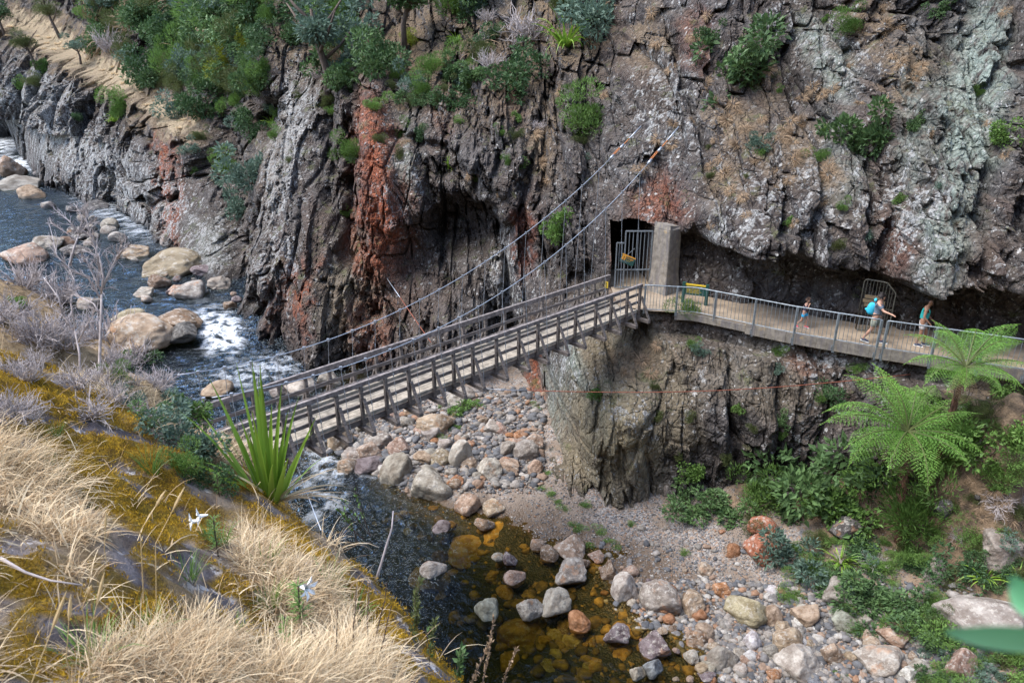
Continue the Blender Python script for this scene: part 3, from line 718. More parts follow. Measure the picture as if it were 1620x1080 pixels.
# suspension cables: survey points on the vertical plane of each rail
def on_plane(u, v, wv_):
    d = ray(u, v); p0 = B0 + BN * wv_; k = p0.dot(BN) / d.dot(BN); return d * k
for wv_, uv in ((-.12, [(1050,230),(1005,280),(928,360),(877,403),(815,448),(753,488),(683,523),(601,560),(538,582),(456,606),(380,622),(335,628)]),
                (BW + .12, [(990,225),(940,277),(842,360),(785,402),(727,440),(660,478),(558,522),(483,550),(405,571),(280,593)])):
    P3 = [on_plane(u, v, wv_) - Vector((B0.x, B0.y, DECK)) for u, v in uv]
    S = [p.dot(BE) for p in P3]; Zc = [p.z for p in P3]
    o_ = np.argsort(S); S = np.array(S)[o_]; Zc = np.array(Zc)[o_]
    pf = np.polyfit(S, Zc, 4); zc = lambda s: float(np.polyval(pf, s))
    top = S[-1]
    ss = np.linspace(S[0], top - .9, 40)
    MB().tube([bp(s, wv_, zc(s)) for s in ss], .014, 8).build('suspension_cable', M['cable'], BRG, True)
    # end fittings: two-tone turnbuckle and anchor plate on the rock
    a, b = bp(ss[-1], wv_, zc(ss[-1])), bp(top, wv_, zc(top)); d = (b - a).normalized(); b = b + d * .25
    t = MB().tube([a, a.lerp(b, .18)], .05, 8, 0); t.tube([a.lerp(b, .15), a.lerp(b, .55)], .018, 6, 1); t.tube([a.lerp(b, .15) + BN * .06, a.lerp(b, .55) + BN * .06], .018, 6, 1)
    t.tube([a.lerp(b, .52), a.lerp(b, .7)], .05, 8, 0); t.tube([a.lerp(b, .68), a.lerp(b, 1.0)], .022, 6, 1); t.tube([b, b + d * .8], .03, 6, 0)
    t.build('turnbuckle', [M['cable'], M['orange_metal']], BRG, True)
    for i, s in enumerate(list(post_s) + [BL + .9, BL + 1.8]):
        s2 = s + (.16 if wv_ < 0 else .12); zt = zc(s2)
        if s2 > top - 1.0: continue
        onb = s < BL + .1
        zb = -.3 if onb else .2
        h = MB().tube([bp(s2, wv_, zt), bp(s2, wv_ - (.25 if wv_ < 0 else -.25) * (1 if onb else 0), zb)], .008, 6)
        h.box(bp(s2, wv_, zt), (.07, .07, .08), m=0)
        for q in (.35, .62, .85): h.box(Vector(bp(s2, wv_, zt)).lerp(bp(s2, wv_ - (.25 if wv_ < 0 else -.25) * (1 if onb else 0), zb), q), (.03, .03, .07))
        h.build('hanger', M['cable'], BRG)
mk = MB().box((0, 0, 0), (.02, .16, .26), Matrix.Rotation(math.atan2(BE.y, BE.x), 3, 'Z'))
pm = mk.build('marker_plate', M['sign_yellow'], BRG, loc=bp(BL - .28, BW - .12, .80))
am = MB(); rz = Matrix.Rotation(math.atan2(BE.y, BE.x), 3, 'Z')
pmr = Matrix.Rotation(math.atan2(-BN.y, -BN.x), 3, 'Z')
am.box((0, 0, .06), (.024, .05, .05), rz); am.box((0, 0, -.02), (.024, .09, .03), rz); am.box((0, 0, -.08), (.024, .03, .05), rz)
am.build('mark', M['black'], pm)

def wire(name, pts, r, mats, label, split=None):
    P3 = [Vector(p) for p in pts]; o = empty(name, P3[0]); set_props(o, label, 'cable')
    L = [p - P3[0] for p in P3]
    k = split or len(L) - 1
    MB().tube(L[:k + 1], r, 6).build('strand', mats[0], o, True)
    if k < len(L) - 1: MB().tube(L[k:], r * 1.05, 6).build('rusty_strand', mats[1], o, True)
    return o
g0 = cast(612, 440)[0]
wire('guy_wire', [g0, g0.lerp(at(682, 542, 33), .35), at(682, 542, 33)], .02, [M['cable'], M['rust']], 'short rusty orange guy cable slanting from the dark rock down to the bridge', 1)
wa = Vector((B0.x, B0.y, DECK)) + bp(s_of_u(752), -.5, -.35)
we = cast(1440, 592)[0]
wpts = [wa.lerp(we, q) + Vector((0, 0, -.35 * math.sin(math.pi * q))) for q in np.linspace(0, 1, 12)]
wire('guy_wire', wpts, .014, [M['cable'], M['rust']], 'long thin rusty guy cable stretched level from the bridge across the lower rock wall', 1)
wb = Vector((B0.x, B0.y, DECK)) + bp(s_of_u(453), -.5, -.35)
wend = at(508, 838, 7.5)
wire('guy_wire', [wb, wb.lerp(wend, .5) + Vector((0, 0, -.05)), wend], .007, [M['cable']], 'thin grey stay wire dropping from the near bridge end beside the flax')

# ---- railing on the path -----------------------------------------------------------
def path_edge(x, off=0):
    p = poly_pt(PATH_OUT, x); return Vector((p[0], p[1] + off, PATH_Z))
def rail_section(x0, x1, px_posts, label, outward=.06):
    base = path_edge(x0); o = empty('railing', base); set_props(o, label, 'railing', 'grey steel railings on the ledge path')
    N = 40; line = [path_edge(x) + Vector((0, -outward, 0)) - base for x in np.linspace(x0, x1, N)]
    MB().tube([p + Vector((0, 0, 1.12)) for p in line], .026, 8).build('top_rail', M['steel'], o, True)
    MB().tube([p + Vector((0, 0, .14)) for p in line], .018, 8).build('bottom_rail', M['steel'], o, True)
    for x in px_posts:
        p = path_edge(x) + Vector((0, -outward - .02, 0)) - base
        mb = MB().beam(p + Vector((0, 0, -.34 if x > 8.4 else -.05)), p + Vector((0, 0, 1.12)), .07, .07, Vector((1, 0, 0)))
        if x > 8.4: mb.box(p + Vector((0, .02, -.16)), (.16, .06, .2))
        mb.build('post', M['steel'], o)
    L = sum((b - a).length for a, b in zip(line[:-1], line[1:])); n = int(L / .135)
    mb = MB()
    for i in range(1, n):
        f = i / n * (N - 1); a = int(f); p = line[a].lerp(line[min(a + 1, N - 1)], f - a)
        mb.tube([p + Vector((0, 0, .14)), p + Vector((0, 0, 1.12))], .009, 5, cap=False)
    mb.build('balusters', M['steel'], o)
def x_of_u(u, z=PATH_Z):
    xs_ = np.linspace(4, 21, 600); ys = np.interp(xs_, PATH_OUT[:, 0], PATH_OUT[:, 1])
    uu, _, _ = to_uv(np.stack([xs_, ys, np.full_like(xs_, z)], -1)); return float(np.interp(u, uu, xs_))
rail_section(x_of_u(1017), x_of_u(1384), [x_of_u(u) for u in (1018, 1068, 1128, 1190, 1254, 1318, 1384)], 'longer grey steel railing from the bridge end to the double post')
rail_section(x_of_u(1394), 19.0, [x_of_u(u) for u in (1394, 1470, 1545, 1618)] + [18.8], 'shorter grey steel railing right of the double post, behind the fern')

# ---- concrete pillar by the tunnel --------------------------------------------------
pc = at_z(1052, 468, PATH_Z) + Vector((.02, .55, 0))
PIL = empty('concrete_pillar', pc, R(38)); set_props(PIL, 'tall stained concrete pillar standing beside the tunnel mouth', 'pillar')
mb = MB()
prof = [(0, .50, .54), (.3, .44, .50), (.9, .385, .45), (2.75, .36, .43)]
vs, fs = [], []
for z, a, b in prof: vs += [(-a, -b, z), (a, -b, z), (a, b, z), (-a, b, z)]
for i in range(len(prof) - 1): fs += [(i * 4 + k, i * 4 + (k + 1) % 4, i * 4 + 4 + (k + 1) % 4, i * 4 + 4 + k) for k in range(4)]
fs.append((12, 13, 14, 15)); mb.add(vs, fs)
sh = mb.build('shaft', M['concrete'], PIL)
bv = sh.modifiers.new('bevel', 'BEVEL'); bv.width = .05; bv.segments = 3
MB().add([(-.357, -.427, 2.75), (.357, -.427, 2.75), (.357, .427, 2.75), (-.357, .427, 2.75), (-.32, -.38, 2.95), (.32, -.33, 2.84), (.32, .42, 2.86), (-.32, .42, 2.97)],
         [(0, 1, 5, 4), (1, 2, 6, 5), (2, 3, 7, 6), (3, 0, 4, 7), (4, 5, 6, 7)]).build('cap', M['concrete'], PIL)

# ---- tunnel gate ----------------------------------------------------------------------
gl_ = at_z(972, 455, PATH_Z); gy0 = 30.1
gx0 = (972 - 810) / FPX * (gy0 * CP - PATH_Z * SP); gx1 = (1026 - 810) / FPX * (gy0 * CP - PATH_Z * SP); gm = (985 - 810) / FPX * (gy0 * CP - PATH_Z * SP)
GT = empty('gate', (gx0, gy0, PATH_Z + .06)); set_props(GT, 'grey barred steel gate closing the dark tunnel mouth', 'gate')
W_ = gx1 - gx0; wm = gm - gx0
mb = MB()
for a, b in (((wm, 0, .05), (wm, 0, 2.5)), ((W_, 0, .05), (W_, 0, 2.5)), ((wm, 0, 2.5), (W_, 0, 2.5)), ((wm, 0, .07), (W_, 0, .07)), ((wm, 0, .85), (W_, 0, .85))): mb.beam(a, b, .05, .06, Vector((0, 1, 0)))
mb.build('gate_leaf', M['steel'], GT)
mb = MB()
for a, b in (((0, 0, .05), (0, 0, 2.0)), ((0, 0, 2.0), (wm - .04, 0, 2.0)), ((0, 0, .07), (wm - .04, 0, .07)), ((0, 0, .85), (wm - .04, 0, .85))): mb.beam(a, b, .045, .05, Vector((0, 1, 0)))
mb.build('side_panel', M['steel'], GT)
mb = MB()
for i in range(1, 7): x = wm + (W_ - wm) * i / 7; mb.tube([(x, 0, .07), (x, 0, 2.5)], .016, 6)
for i in range(1, 3): x = wm * i / 3; mb.tube([(x, 0, .07), (x, 0, 2.0)], .013, 6)
mb.build('bars', M['steel'], GT)

def text_mesh(txt, size, name='lettering'):
    cu = bpy.data.curves.new(name, 'FONT'); cu.body = txt; cu.size = size; cu.align_x = 'LEFT'; cu.extrude = .002; cu.resolution_u = 3
    o = bpy.data.objects.new(name, cu); COL.objects.link(o)
    dg = bpy.context.evaluated_depsgraph_get(); me = bpy.data.meshes.new_from_object(o.evaluated_get(dg))
    bpy.data.objects.remove(o); me.name = name; return me
def lettering(txt, size, mat, parent, x, z, y=-.022):
    me = text_mesh(txt, size); me.materials.clear(); me.materials.append(mat)
    return obj('lettering', me, parent, loc=(x, y, z), rot=(R(90), 0, 0))

sp_ = at(993, 411, 31.0)
SG = empty('warning_sign', sp_); SG.rotation_euler = (R(-12), R(24), R(6)); set_props(SG, 'small green and orange warning sign hanging crooked on the tunnel gate', 'sign')
MB().box((0, 0, 0), (.62, .03, .36)).build('board', M['sign_green'], SG)
MB().box((0, -.004, .155), (.62, .03, .05)).build('stripe', M['sign_orange'], SG)
MB().box((-.2, -.008, .03), (.17, .026, .18)).build('symbol_panel', M['sign_orange'], SG)
t = MB(); t.box((-.2, -.012, .045), (.03, .03, .08)); t.box((-.2, -.012, -.025), (.03, .03, .03)); t.build('symbol', M['black'], SG)
lettering('Danger', .115, M['sign_orange'], SG, -.09, .03)
lettering('Keep out', .05, M['sign_yellow'], SG, -.06, -.05)
t = MB()
for z, x0, x1 in ((-.095, -.27, .1), (-.13, -.27, .02)): t.box(((x0 + x1) / 2, -.01, z), (x1 - x0, .02, .012))
t.build('text_lines', M['steel'], SG)
MB().tube([(-.1, .0, .18), (.12, .1, .55)], .008, 5).build('hanging_wire', M['steel'], SG)

ip = at_z(1098, 481, PATH_Z + .05)
IS = empty('information_sign', ip, R(-24)); set_props(IS, 'low dark green information board on two posts beside the concrete pillar', 'sign')
for x in (-.46, .46): MB().box((x, .0, .42), (.12, .12, .9)).build('post', M['sign_green'], IS)
MB().box((0, -.005, .60), (.82, .05, .44)).build('board', M['sign_green'], IS)
MB().box((0, -.012, .80), (.80, .05, .055)).build('stripe', M['sign_yellow'], IS)
t = MB(); rr = random.Random(5)
for i in range(6):
    z = .72 - i * .05; L = rr.uniform(.3, .62) if i else .4; t.box((-.36 + L / 2, -.02, z), (L, .025, .013 if i else .022))
t.build('text_lines', M['sign_yellow'], IS)

# ---- gate standing open under the overhang --------------------------------------------
og = at_z(1378, 526, PATH_Z + .08)
OG = empty('gate', og, R(-30)); set_props(OG, 'rusty barred gate with curved top and tan boards standing open under the overhang', 'gate')
M['dull_steel'] = plain('dull_green_steel', (.075, .072, .058), .7, .3, .3, 8, .1)
frame = [(-.52, 0, .05), (-.52, 0, 1.85), (-.48, 0, 1.92), (-.42, 0, 1.94), (.1, 0, 1.92), (.22, 0, 1.9), (.5, 0, 1.62), (.54, 0, 1.55), (.54, 0, .05), (-.52, 0, .05)]
MB().tube(frame, .024, 8).build('frame', M['dull_steel'], OG, True)
t = MB()
for i in range(1, 10):
    x = -.52 + 1.06 * i / 10; zt = 1.93 if x < .15 else 1.93 - (x - .15) * .95
    t.tube([(x, 0, .05), (x + .015 * (-1) ** i, -.02, 1.1), (x, 0, zt)], .012, 5)
t.beam((-.52, 0, .95), (.54, 0, .95), .03, .03)
t.build('bars', M['dull_steel'], OG)
for z, L in ((1.33, .62), (1.17, .72), (1.02, .6)): MB().box((-.1, -.04, z), (L, .025, .12)).build('board', M['tan_board'], OG)
# ================================================================== PLANTS
def mat_leaf(name, a, b, rough=.55, transl=.25, spec=.3):
    k = NT(name); t = k.attr('tone'); oi = k.n('ObjectInfo').outputs['Random']
    col = k.mix(k.math('ADD', k.math('MULTIPLY', t, .75), k.math('MULTIPLY', oi, .25)), a, b)
    p = k.bsdf(col, rough, None, Specular_IOR_Level=spec)
    tr = k.n('BsdfTranslucent', {'Color': col})
    return k.done(k.n('MixShader', {0: transl, 1: p, 2: tr}))
M['leaf_green'] = mat_leaf('leaf_mid_green', (.03, .062, .024), (.145, .245, .085))
M['leaf_bright'] = mat_leaf('leaf_bright_green', (.05, .10, .02), (.18, .31, .07))
M['leaf_dark'] = mat_leaf('leaf_dark_green', (.02, .05, .018), (.095, .175, .065))
M['leaf_grey'] = mat_leaf('leaf_blue_grey', (.04, .075, .05), (.17, .25, .185))
M['leaf_olive'] = mat_leaf('leaf_olive', (.05, .068, .022), (.15, .175, .06))
M['leaf_yellow'] = mat_leaf('leaf_yellow_green', (.10, .13, .012), (.30, .33, .04))
M['leaf_flax'] = mat_leaf('leaf_flax', (.06, .16, .016), (.34, .50, .07), .4, .2, .4)
M['leaf_fern'] = mat_leaf('leaf_fern', (.045, .14, .02), (.25, .46, .085), .5, .35)
M['leaf_brown'] = mat_leaf('leaf_brown_grass', (.17, .115, .07), (.46, .335, .22), .9, .2, .1)
M['leaf_straw'] = mat_leaf('leaf_straw', (.30, .19, .10), (.93, .78, .53), .8, .3, .15)
M['twig_grey'] = plain('grey_twigs', (.36, .315, .30), .9, 0, .3, 8, .1)
M['twig_dark'] = plain('dark_twigs', (.085, .06, .045), .9, 0, .3, 8, .1)
M['bark'] = plain('bark', (.09, .065, .05), .95, 0, .4, 9, .6, (1, 1, .3))
M['fern_trunk'] = plain('fern_trunk', (.10, .048, .028), .95, 0, .5, 16, .8, (1, 1, .3))
M['petal'] = plain('white_petals', (.85, .85, .82), .6, 0, .05, 8, .05)

def unit(v): return v / np.maximum(np.linalg.norm(v, axis=-1, keepdims=True), 1e-9)

def leaves_np(pos, dirn, L, W, rng, fold=.25):
    n = len(pos); up = unit(rng.normal(size=(n, 3)) + np.array([0, 0, .8])); side = unit(np.cross(dirn, up)); nrm = np.cross(side, dirn)
    L = np.broadcast_to(L, n)[:, None]; W = np.broadcast_to(W, n)[:, None]
    a = pos; c = pos + dirn * L; m = pos + dirn * L * .45
    b = m + side * W * .5 + nrm * W * fold; d = m - side * W * .5 + nrm * W * fold
    v = np.stack([a, b, c, d], 1).reshape(-1, 3); i = np.arange(n)[:, None] * 4
    f = np.concatenate([i + np.array([[0, 1, 2]]), i + np.array([[0, 2, 3]])], 1).reshape(-1, 3)
    return v, f

class Veg:
    def __init__(s): s.v = []; s.f = []; s.m = []; s.t = []; s.n = 0
    def add(s, v, f, m, tone):
        s.v.append(np.asarray(v, np.float32)); s.f.append(np.asarray(f) + s.n); s.m.append(np.full(len(f), m)); s.n += len(v)
        s.t.append(np.broadcast_to(np.asarray(tone, np.float32), len(v)))
    def mb(s, mb_, m):
        tri = []
        for f in mb_.f:
            for k in range(1, len(f) - 1): tri.append((f[0], f[k], f[k + 1]))
        s.add(np.array(mb_.v), np.array(tri), m, .5)
    def mesh(s, name, mats):
        me = mesh_np(name, np.concatenate(s.v), np.concatenate(s.f), mats, False, np.concatenate(s.m)); attr(me, 'tone', np.concatenate(s.t)); return me

def branchy(rng, n, spread, h, r0, up=.7):
    """bare limbs from the root; returns MB and the tips"""
    mb_ = MB(); tips = []
    for i in range(n):
        a = rng.uniform(0, 6.283); d = Vector((math.cos(a) * spread, math.sin(a) * spread, up)).normalized(); p = Vector((0, 0, -.15)); pts = [p]; L = h * rng.uniform(.6, 1.0)
        for k in range(5):
            d = (d + Vector(rng.normal(0, .22, 3))).normalized(); p = p + d * L / 5; pts.append(p)
        mb_.tube(pts, [r0 * (1 - .17 * k) for k in range(6)], 5, cap=False); tips += [pts[2], pts[3], pts[4], pts[5]]
    return mb_, tips

def make_shrub(kind, seed, mats, nl, L, W, flat=1.0, lumps=9, droop=0.0, limbs=6):
    rng = np.random.default_rng(seed); vg = Veg()
    mb_, tips = branchy(rng, limbs, .8, 1.0, .035)
    vg.mb(mb_, 1)
    cs = np.array([[t.x * .95, t.y * .95, t.z * flat] for t in tips]); cs = cs[rng.choice(len(cs), min(lumps, len(cs)), False)]
    cs = np.concatenate([cs, rng.normal(0, .4, (3, 3)) * [1, 1, flat] + [0, 0, .5 * flat]])
    rs = rng.uniform(.2, .42, len(cs)); w_ = rs ** 2 / (rs ** 2).sum()
    ci = rng.choice(len(cs), nl, p=w_); dr = unit(rng.normal(size=(nl, 3)) + [0, 0, .25]); rad = rs[ci] * rng.uniform(.45, 1.08, nl) ** .6
    pos = cs[ci] + dr * rad[:, None] * [1, 1, .8]
    if kind == 'fine': dirn = unit(dr * .7 + rng.normal(0, .35, (nl, 3)) + [0, 0, .75 - droop])
    else: dirn = unit(dr + rng.normal(0, .6, (nl, 3)) - [0, 0, droop])
    sz = rng.uniform(.6, 1.2, nl)
    v, f = leaves_np(pos, dirn, L * sz, W * sz, rng)
    lt = rng.uniform(0, 1, len(cs))[ci] * .5 + rng.uniform(0, .5, nl)
    vg.add(v, f, 0, np.repeat(lt, 4))
    return vg.mesh('shrub', mats)

def make_twigs(seed, mat, n=24, lev=3):
    rng = np.random.default_rng(seed); mb_ = MB()
    def grow(p, d, L, r, k):
        pts = [p]; 
        for j in range(3):
            d = (d + Vector(rng.normal(0, .2, 3)) + Vector((0, 0, .05))).normalized(); p = p + d * L / 3; pts.append(p)
        mb_.tube(pts, [r, r * .85, r * .7, r * .5], 4 if k else 5, cap=False)
        if k < lev:
            for j in range(3 if k else 4):
                q = pts[1 + j % 3]; grow(q, (d + Vector(rng.normal(0, .55, 3))).normalized(), L * rng.uniform(.5, .75), r * .55, k + 1)
    for i in range(n):
        a = rng.uniform(0, 6.283); grow(Vector((0, 0, -.1)), Vector((math.cos(a) * .7, math.sin(a) * .7, .8)).normalized(), .5, .02, 1)
    return mb_.mesh('twiggy_shrub', [mat])

def ribbon(base, d0, L, W, bend, seg, rng_side=None, taper=1.0, droop=None):
    """one strap / blade curving over; returns verts, faces"""
    d = Vector(d0).normalized(); p = Vector(base); side = d.cross(Vector((0, 0, 1)))
    if side.length < .05: side = Vector((1, 0, 0))
    side.normalize(); 
    if rng_side is not None: side = (side + Vector(rng_side)).normalized()
    vs = []
    for i in range(seg + 1):
        t = i / seg; w_ = W * (1 - t ** 2.2 * taper) * (.55 + .45 * min(1, t * 5))
        vs += [p - side * w_ / 2, p + side * w_ / 2]
        d = (d + Vector((0, 0, -bend / seg * (.3 + 1.4 * t)))).normalized(); p = p + d * L / seg
    return vs, [(2 * i, 2 * i + 1, 2 * i + 3, 2 * i + 2) for i in range(seg)]

def make_tuft(seed, n, L, W, bend, mat, spread=.9, up=.7, seg=4, name='grass_tuft', r0=.12):
    rng = np.random.default_rng(seed); V_, F_, T_ = [], [], []
    for i in range(n):
        a = rng.uniform(0, 6.283); d = Vector((math.cos(a) * spread * rng.uniform(.2, 1), math.sin(a) * spread * rng.uniform(.2, 1), up * rng.uniform(.5, 1.2)))
        rr_ = r0 * math.sqrt(rng.uniform(0, 1)); b = Vector((math.cos(a + .5) * rr_, math.sin(a + .5) * rr_, -.05))
        vs, fs = ribbon(b, d, L * rng.uniform(.5, 1.15), W * rng.uniform(.7, 1.2), bend * rng.uniform(.5, 1.3), seg, rng.normal(0, .5, 3))
        o_ = len(V_); V_ += vs; F_ += [tuple(q + o_ for q in f) for f in fs]; T_ += [rng.uniform(0, 1)] * len(vs)
    me = mesh_np(name, np.array(V_), np.array(F_), [mat]); attr(me, 'tone', T_); return me

SH = {
 'broad': [make_shrub('broad', 10 + i, [M['leaf_green'], M['twig_dark']], 1500, .17, .085, .95) for i in range(3)],
 'bright': [make_shrub('broad', 20 + i, [M['leaf_bright'], M['twig_dark']], 1300, .15, .075, .9) for i in range(2)],
 'grey': [make_shrub('broad', 30 + i, [M['leaf_grey'], M['twig_dark']], 1300, .17, .07, 1.0) for i in range(3)],
 'dark': [make_shrub('broad', 40 + i, [M['leaf_dark'], M['twig_dark']], 1700, .13, .065, .95) for i in range(3)],
 'fine': [make_shrub('fine', 50 + i, [M['leaf_olive'], M['twig_dark']], 3800, .13, .022, 1.0, 12) for i in range(3)],
 'finebright': [make_shrub('fine', 60 + i, [M['leaf_bright'], M['twig_dark']], 3400, .13, .024, .95, 11) for i in range(2)],
 'yellow': [make_shrub('fine', 70 + i, [M['leaf_yellow'], M['twig_dark']], 2400, .12, .034, .95, 9) for i in range(2)],
 'twig': [make_twigs(80 + i, M['twig_grey']) for i in range(3)],
 'tuft': [make_tuft(90 + i, 240, .8, .035, 2.4, M['leaf_brown'], 1.0, .5, 5) for i in range(4)],
 'strap': [make_tuft(100 + i, 46, 1.15, .075, 2.0, M['leaf_flax'], .9, 1.0, 7, 'strap_plant', .06) for i in range(2)],
}
CN = dict(broad='shrub', bright='shrub', grey='shrub', dark='shrub', fine='heath_bush', finebright='heath_bush', yellow='heath_bush', twig='dry_shrub', tuft='grass_tuft', strap='strap_leaved_plant')
CC = dict(fine='bush', finebright='bush', yellow='bush', twig='dry shrub', tuft='grass tuft', strap='plant')
VR = random.Random(11)
def plant(kind, u, v, rpx, label, group=None, squash=1.0, what=None, lean=None, variant=None, depth=None, cat=None):
    """root a plant where the sight line through (u, v) meets the land"""
    if kind not in ('tuft', 'strap'): rpx *= 1.28; v += .45 * rpx
    if kind == 'tuft': rpx *= 1.45
    h = cast(u, v, what)
    if h is None: return None
    p, n, dist, nm = h
    if depth: p = at(u, v, depth); n = Vector((0, -.3, 1)).normalized()
    t = p.y * CP - p.z * SP; r = rpx * t / FPX
    o = obj({'weed': 'weed', 'plant': 'low_plant'}.get(cat, CN[kind]), SH[kind][VR.randrange(len(SH[kind])) if variant is None else variant])
    k = .55 if n.z < .6 else .15
    if kind == 'strap' and n.z < .6: k = .75
    if kind == 'tuft': k = .8
    if lean is not None: k = lean
    up = (Vector((0, 0, 1)) * (1 - k) + n * k).normalized()
    q = up.to_track_quat('Z', 'Y').to_matrix() @ Matrix.Rotation(VR.uniform(0, 6.28), 3, 'Z')
    o.matrix_world = Matrix.Translation(p - n * .05 * r) @ (q @ Matrix.Diagonal((r, r, r * squash))).to_4x4()
    set_props(o, label, cat or CC.get(kind, 'shrub'), group)
    return o

# ---- cliff plants one can single out: kind, u, v, radius px, label, squash
for kd, u, v, r, lab, sq in (
 ('broad', 1185, 75, 62, 'largest leafy green shrub hanging high on the right cliff above the dark slab', .9),
 ('broad', 1128, 52, 20, 'small green shrub just left of the largest hanging shrub at the cliff top', 1),
 ('broad', 1365, 215, 40, 'tall leafy green shrub in the vertical crack of the right cliff', 1.5),
 ('bright', 1587, 208, 26, 'bright green shrub in the dark cleft at the far right edge', 1),
 ('grey', 1200, 222, 17, 'small grey green shrub among the brown tufts left of the crack', 1),
 ('finebright', 1300, 240, 18, 'light green feathery shrub left of the tall shrub in the crack', .9),
 ('finebright', 1350, 25, 26, 'light green shrub mixed with brown tufts at the top right', .9),
 ('broad', 1487, 10, 18, 'small green shrub at the top edge beside the grey green slab', 1),
 ('broad', 1444, 185, 14, 'small green shrub on the pale face between crack and slab', 1),
 ('bright', 1250, 345, 9, 'little green shrub low on the pale rock above the overhang', 1),
 ('bright', 1422, 310, 11, 'little yellow green shrub right under the tall shrub in the crack', 1),
 ('finebright', 912, 168, 48, 'wide bright green feathery shrub just below the strap leaved clump', .85),
 ('bright', 918, 205, 20, 'small vivid green shrub tucked under the wide feathery shrub', .9),
 ('dark', 815, 110, 48, 'dark rounded grey green shrub left of the strap leaved clump', 1.1),
 ('bright', 886, 345, 26, 'bright leafy shrub on the cliff seen between the two bridge cables', 1.2),
 ('bright', 826, 255, 13, 'small yellow green shrub above the cave hollow', .8),
 ('finebright', 808, 250, 10, 'tiny light green shrub left of the one above the cave hollow', 1),
 ('grey', 405, 262, 38, 'pale blue green shrub at the foot of the steep crease', 1.1),
 ('grey', 385, 318, 30, 'lower pale blue green shrub hanging below its twin in the crease', 1.2),
 ('finebright', 350, 255, 27, 'rounded olive green shrub beside the path end left of the crease', .9),
 ('grey', 402, 115, 26, 'bluish shrub at the left side of the tall pale rib', 1),
 ('yellow', 362, 80, 32, 'yellow green feathery shrub standing out in the dark crease', 1.1),
 ('yellow', 395, 55, 20, 'smaller yellow green shrub right of the other yellow one', 1),
 ('finebright', 592, 158, 20, 'light green shrub growing on top of the orange pillar', .8),
 ('finebright', 630, 200, 24, 'light green shrub on the shoulder right of the orange pillar', .9),
 ('finebright', 562, 235, 24, 'olive feathery shrub in the cleft left of the orange pillar', 1.2),
 ('yellow', 655, 55, 20, 'yellow green shrub below the leafy tree at top centre', .8),
 ('dark', 718, 150, 34, 'dark green shrub above the rocky brow of the cave hollow', .9),
 ('dark', 668, 205, 14, 'small dark shrub near the top of the dark pillar', 1),
 ('strap', 896, 72, 62, 'big clump of drooping glossy strap leaves high above the tunnel', 1),
 ('strap', 722, 66, 20, 'small hanging clump of strap leaves under the leafy tree at top centre', 1),
 ('strap', 708, 262, 18, 'small strap leaved plant on the dark rock above the cave hollow', 1),
 ('twig', 835, 25, 60, 'grey leafless bush at the top edge left of the strap leaved clump', .9),
 ('twig', 775, 85, 36, 'grey twiggy bush left of the dark rounded shrub', .9),
 ('twig', 850, 190, 22, 'grey twigs hanging beside the brown grass tongue', .8),
 ('strap', 430, 195, 22, 'pale strap leaved plant on the crest of the pale rib', .9),
 ('grey', 425, 165, 14, 'small grey leaved shrub on the pale rib beneath the strap plant', .9),
 ('finebright', 200, 152, 27, 'rounded olive shrub on the outer edge of the far path', .9),
 ('strap', 184, 192, 20, 'dark green strap leaved plant below the far path', 1.2),
 ('bright', 66, 98, 13, 'bright green bush below the trees at the far left', 1.1),
 ('bright', 28, 128, 11, 'small bright green bush above the pale rock at the left edge', 1.1),
 ('fine', 50, 122, 16, 'small olive bush on the pale slope at the far left', .9),
 ('dark', 120, 180, 9, 'tiny dark bush on the pale slope below the far path', 1),
 ('grey', 300, 232, 14, 'small grey green bush at the end of the far path', 1),
 ('fine', 318, 210, 16, 'olive bush at the inner end of the far path', 1),
 ('bright', 310, 265, 11, 'small green bush on the rock below the far path end', 1),
 ('bright', 942, 615, 15, 'small green bush on the tan buttress under the bridge', 1),
 ('broad', 1240, 660, 12, 'small dark bush on the purple wall under the path', 1),
 ('dark', 1312, 612, 26, 'dark bush on the wall just under the path beside the ferns', .9),
 ('finebright', 1355, 570, 18, 'light green weeds hanging from the path edge below the man', .7),
 ('finebright', 1090, 482, 22, 'thin leafy bush growing at the railing in front of the information board', 1.0),
 ('bright', 733, 632, 30, 'vivid green bush on the gravel under the bridge', .7),
 ('bright', 716, 668, 14, 'small green plant on the stones below the bridge', .7),
 ('broad', 655, 625, 13, 'small green plant half hidden below the bridge deck', .7),
):
    plant(kd, u, v, r, lab, None, sq)

# ---- brown grass tufts on the right cliff
tufts = [(1135,165,18),(1160,165,22),(1150,190,22),(1180,205,20),(1205,190,15),(1145,275,24),(1125,262,17),(1165,230,20),(1250,192,20),(1268,196,20),(1240,205,16),(1255,225,20),(1258,252,24),(1272,242,18),(1230,300,13),(1250,285,18),(1310,275,24),(1312,258,18),(1285,140,20),(1300,150,20),(1270,155,16),(1315,142,18),(1362,48,20),(1400,40,22),(1420,45,18),(1395,62,16),(1425,100,20),(1440,112,22),(1415,88,16),(1450,122,18),
         (1175,312,18),(1140,250,18),(1180,340,14),(1300,320,16),(1118,25,18),(1100,60,16),(1040,70,20),(1060,110,16),(1030,20,20),(845,215,22),(862,240,24),(855,260,20),(868,285,16),(990,560,22),(1015,570,24),(1030,590,20),(985,590,16),(1040,545,18),(815,135,20),(700,95,22),(735,108,20),(640,225,16),(1590,245,16),(1440,75,14),(1225,270,14),(1195,255,16)]
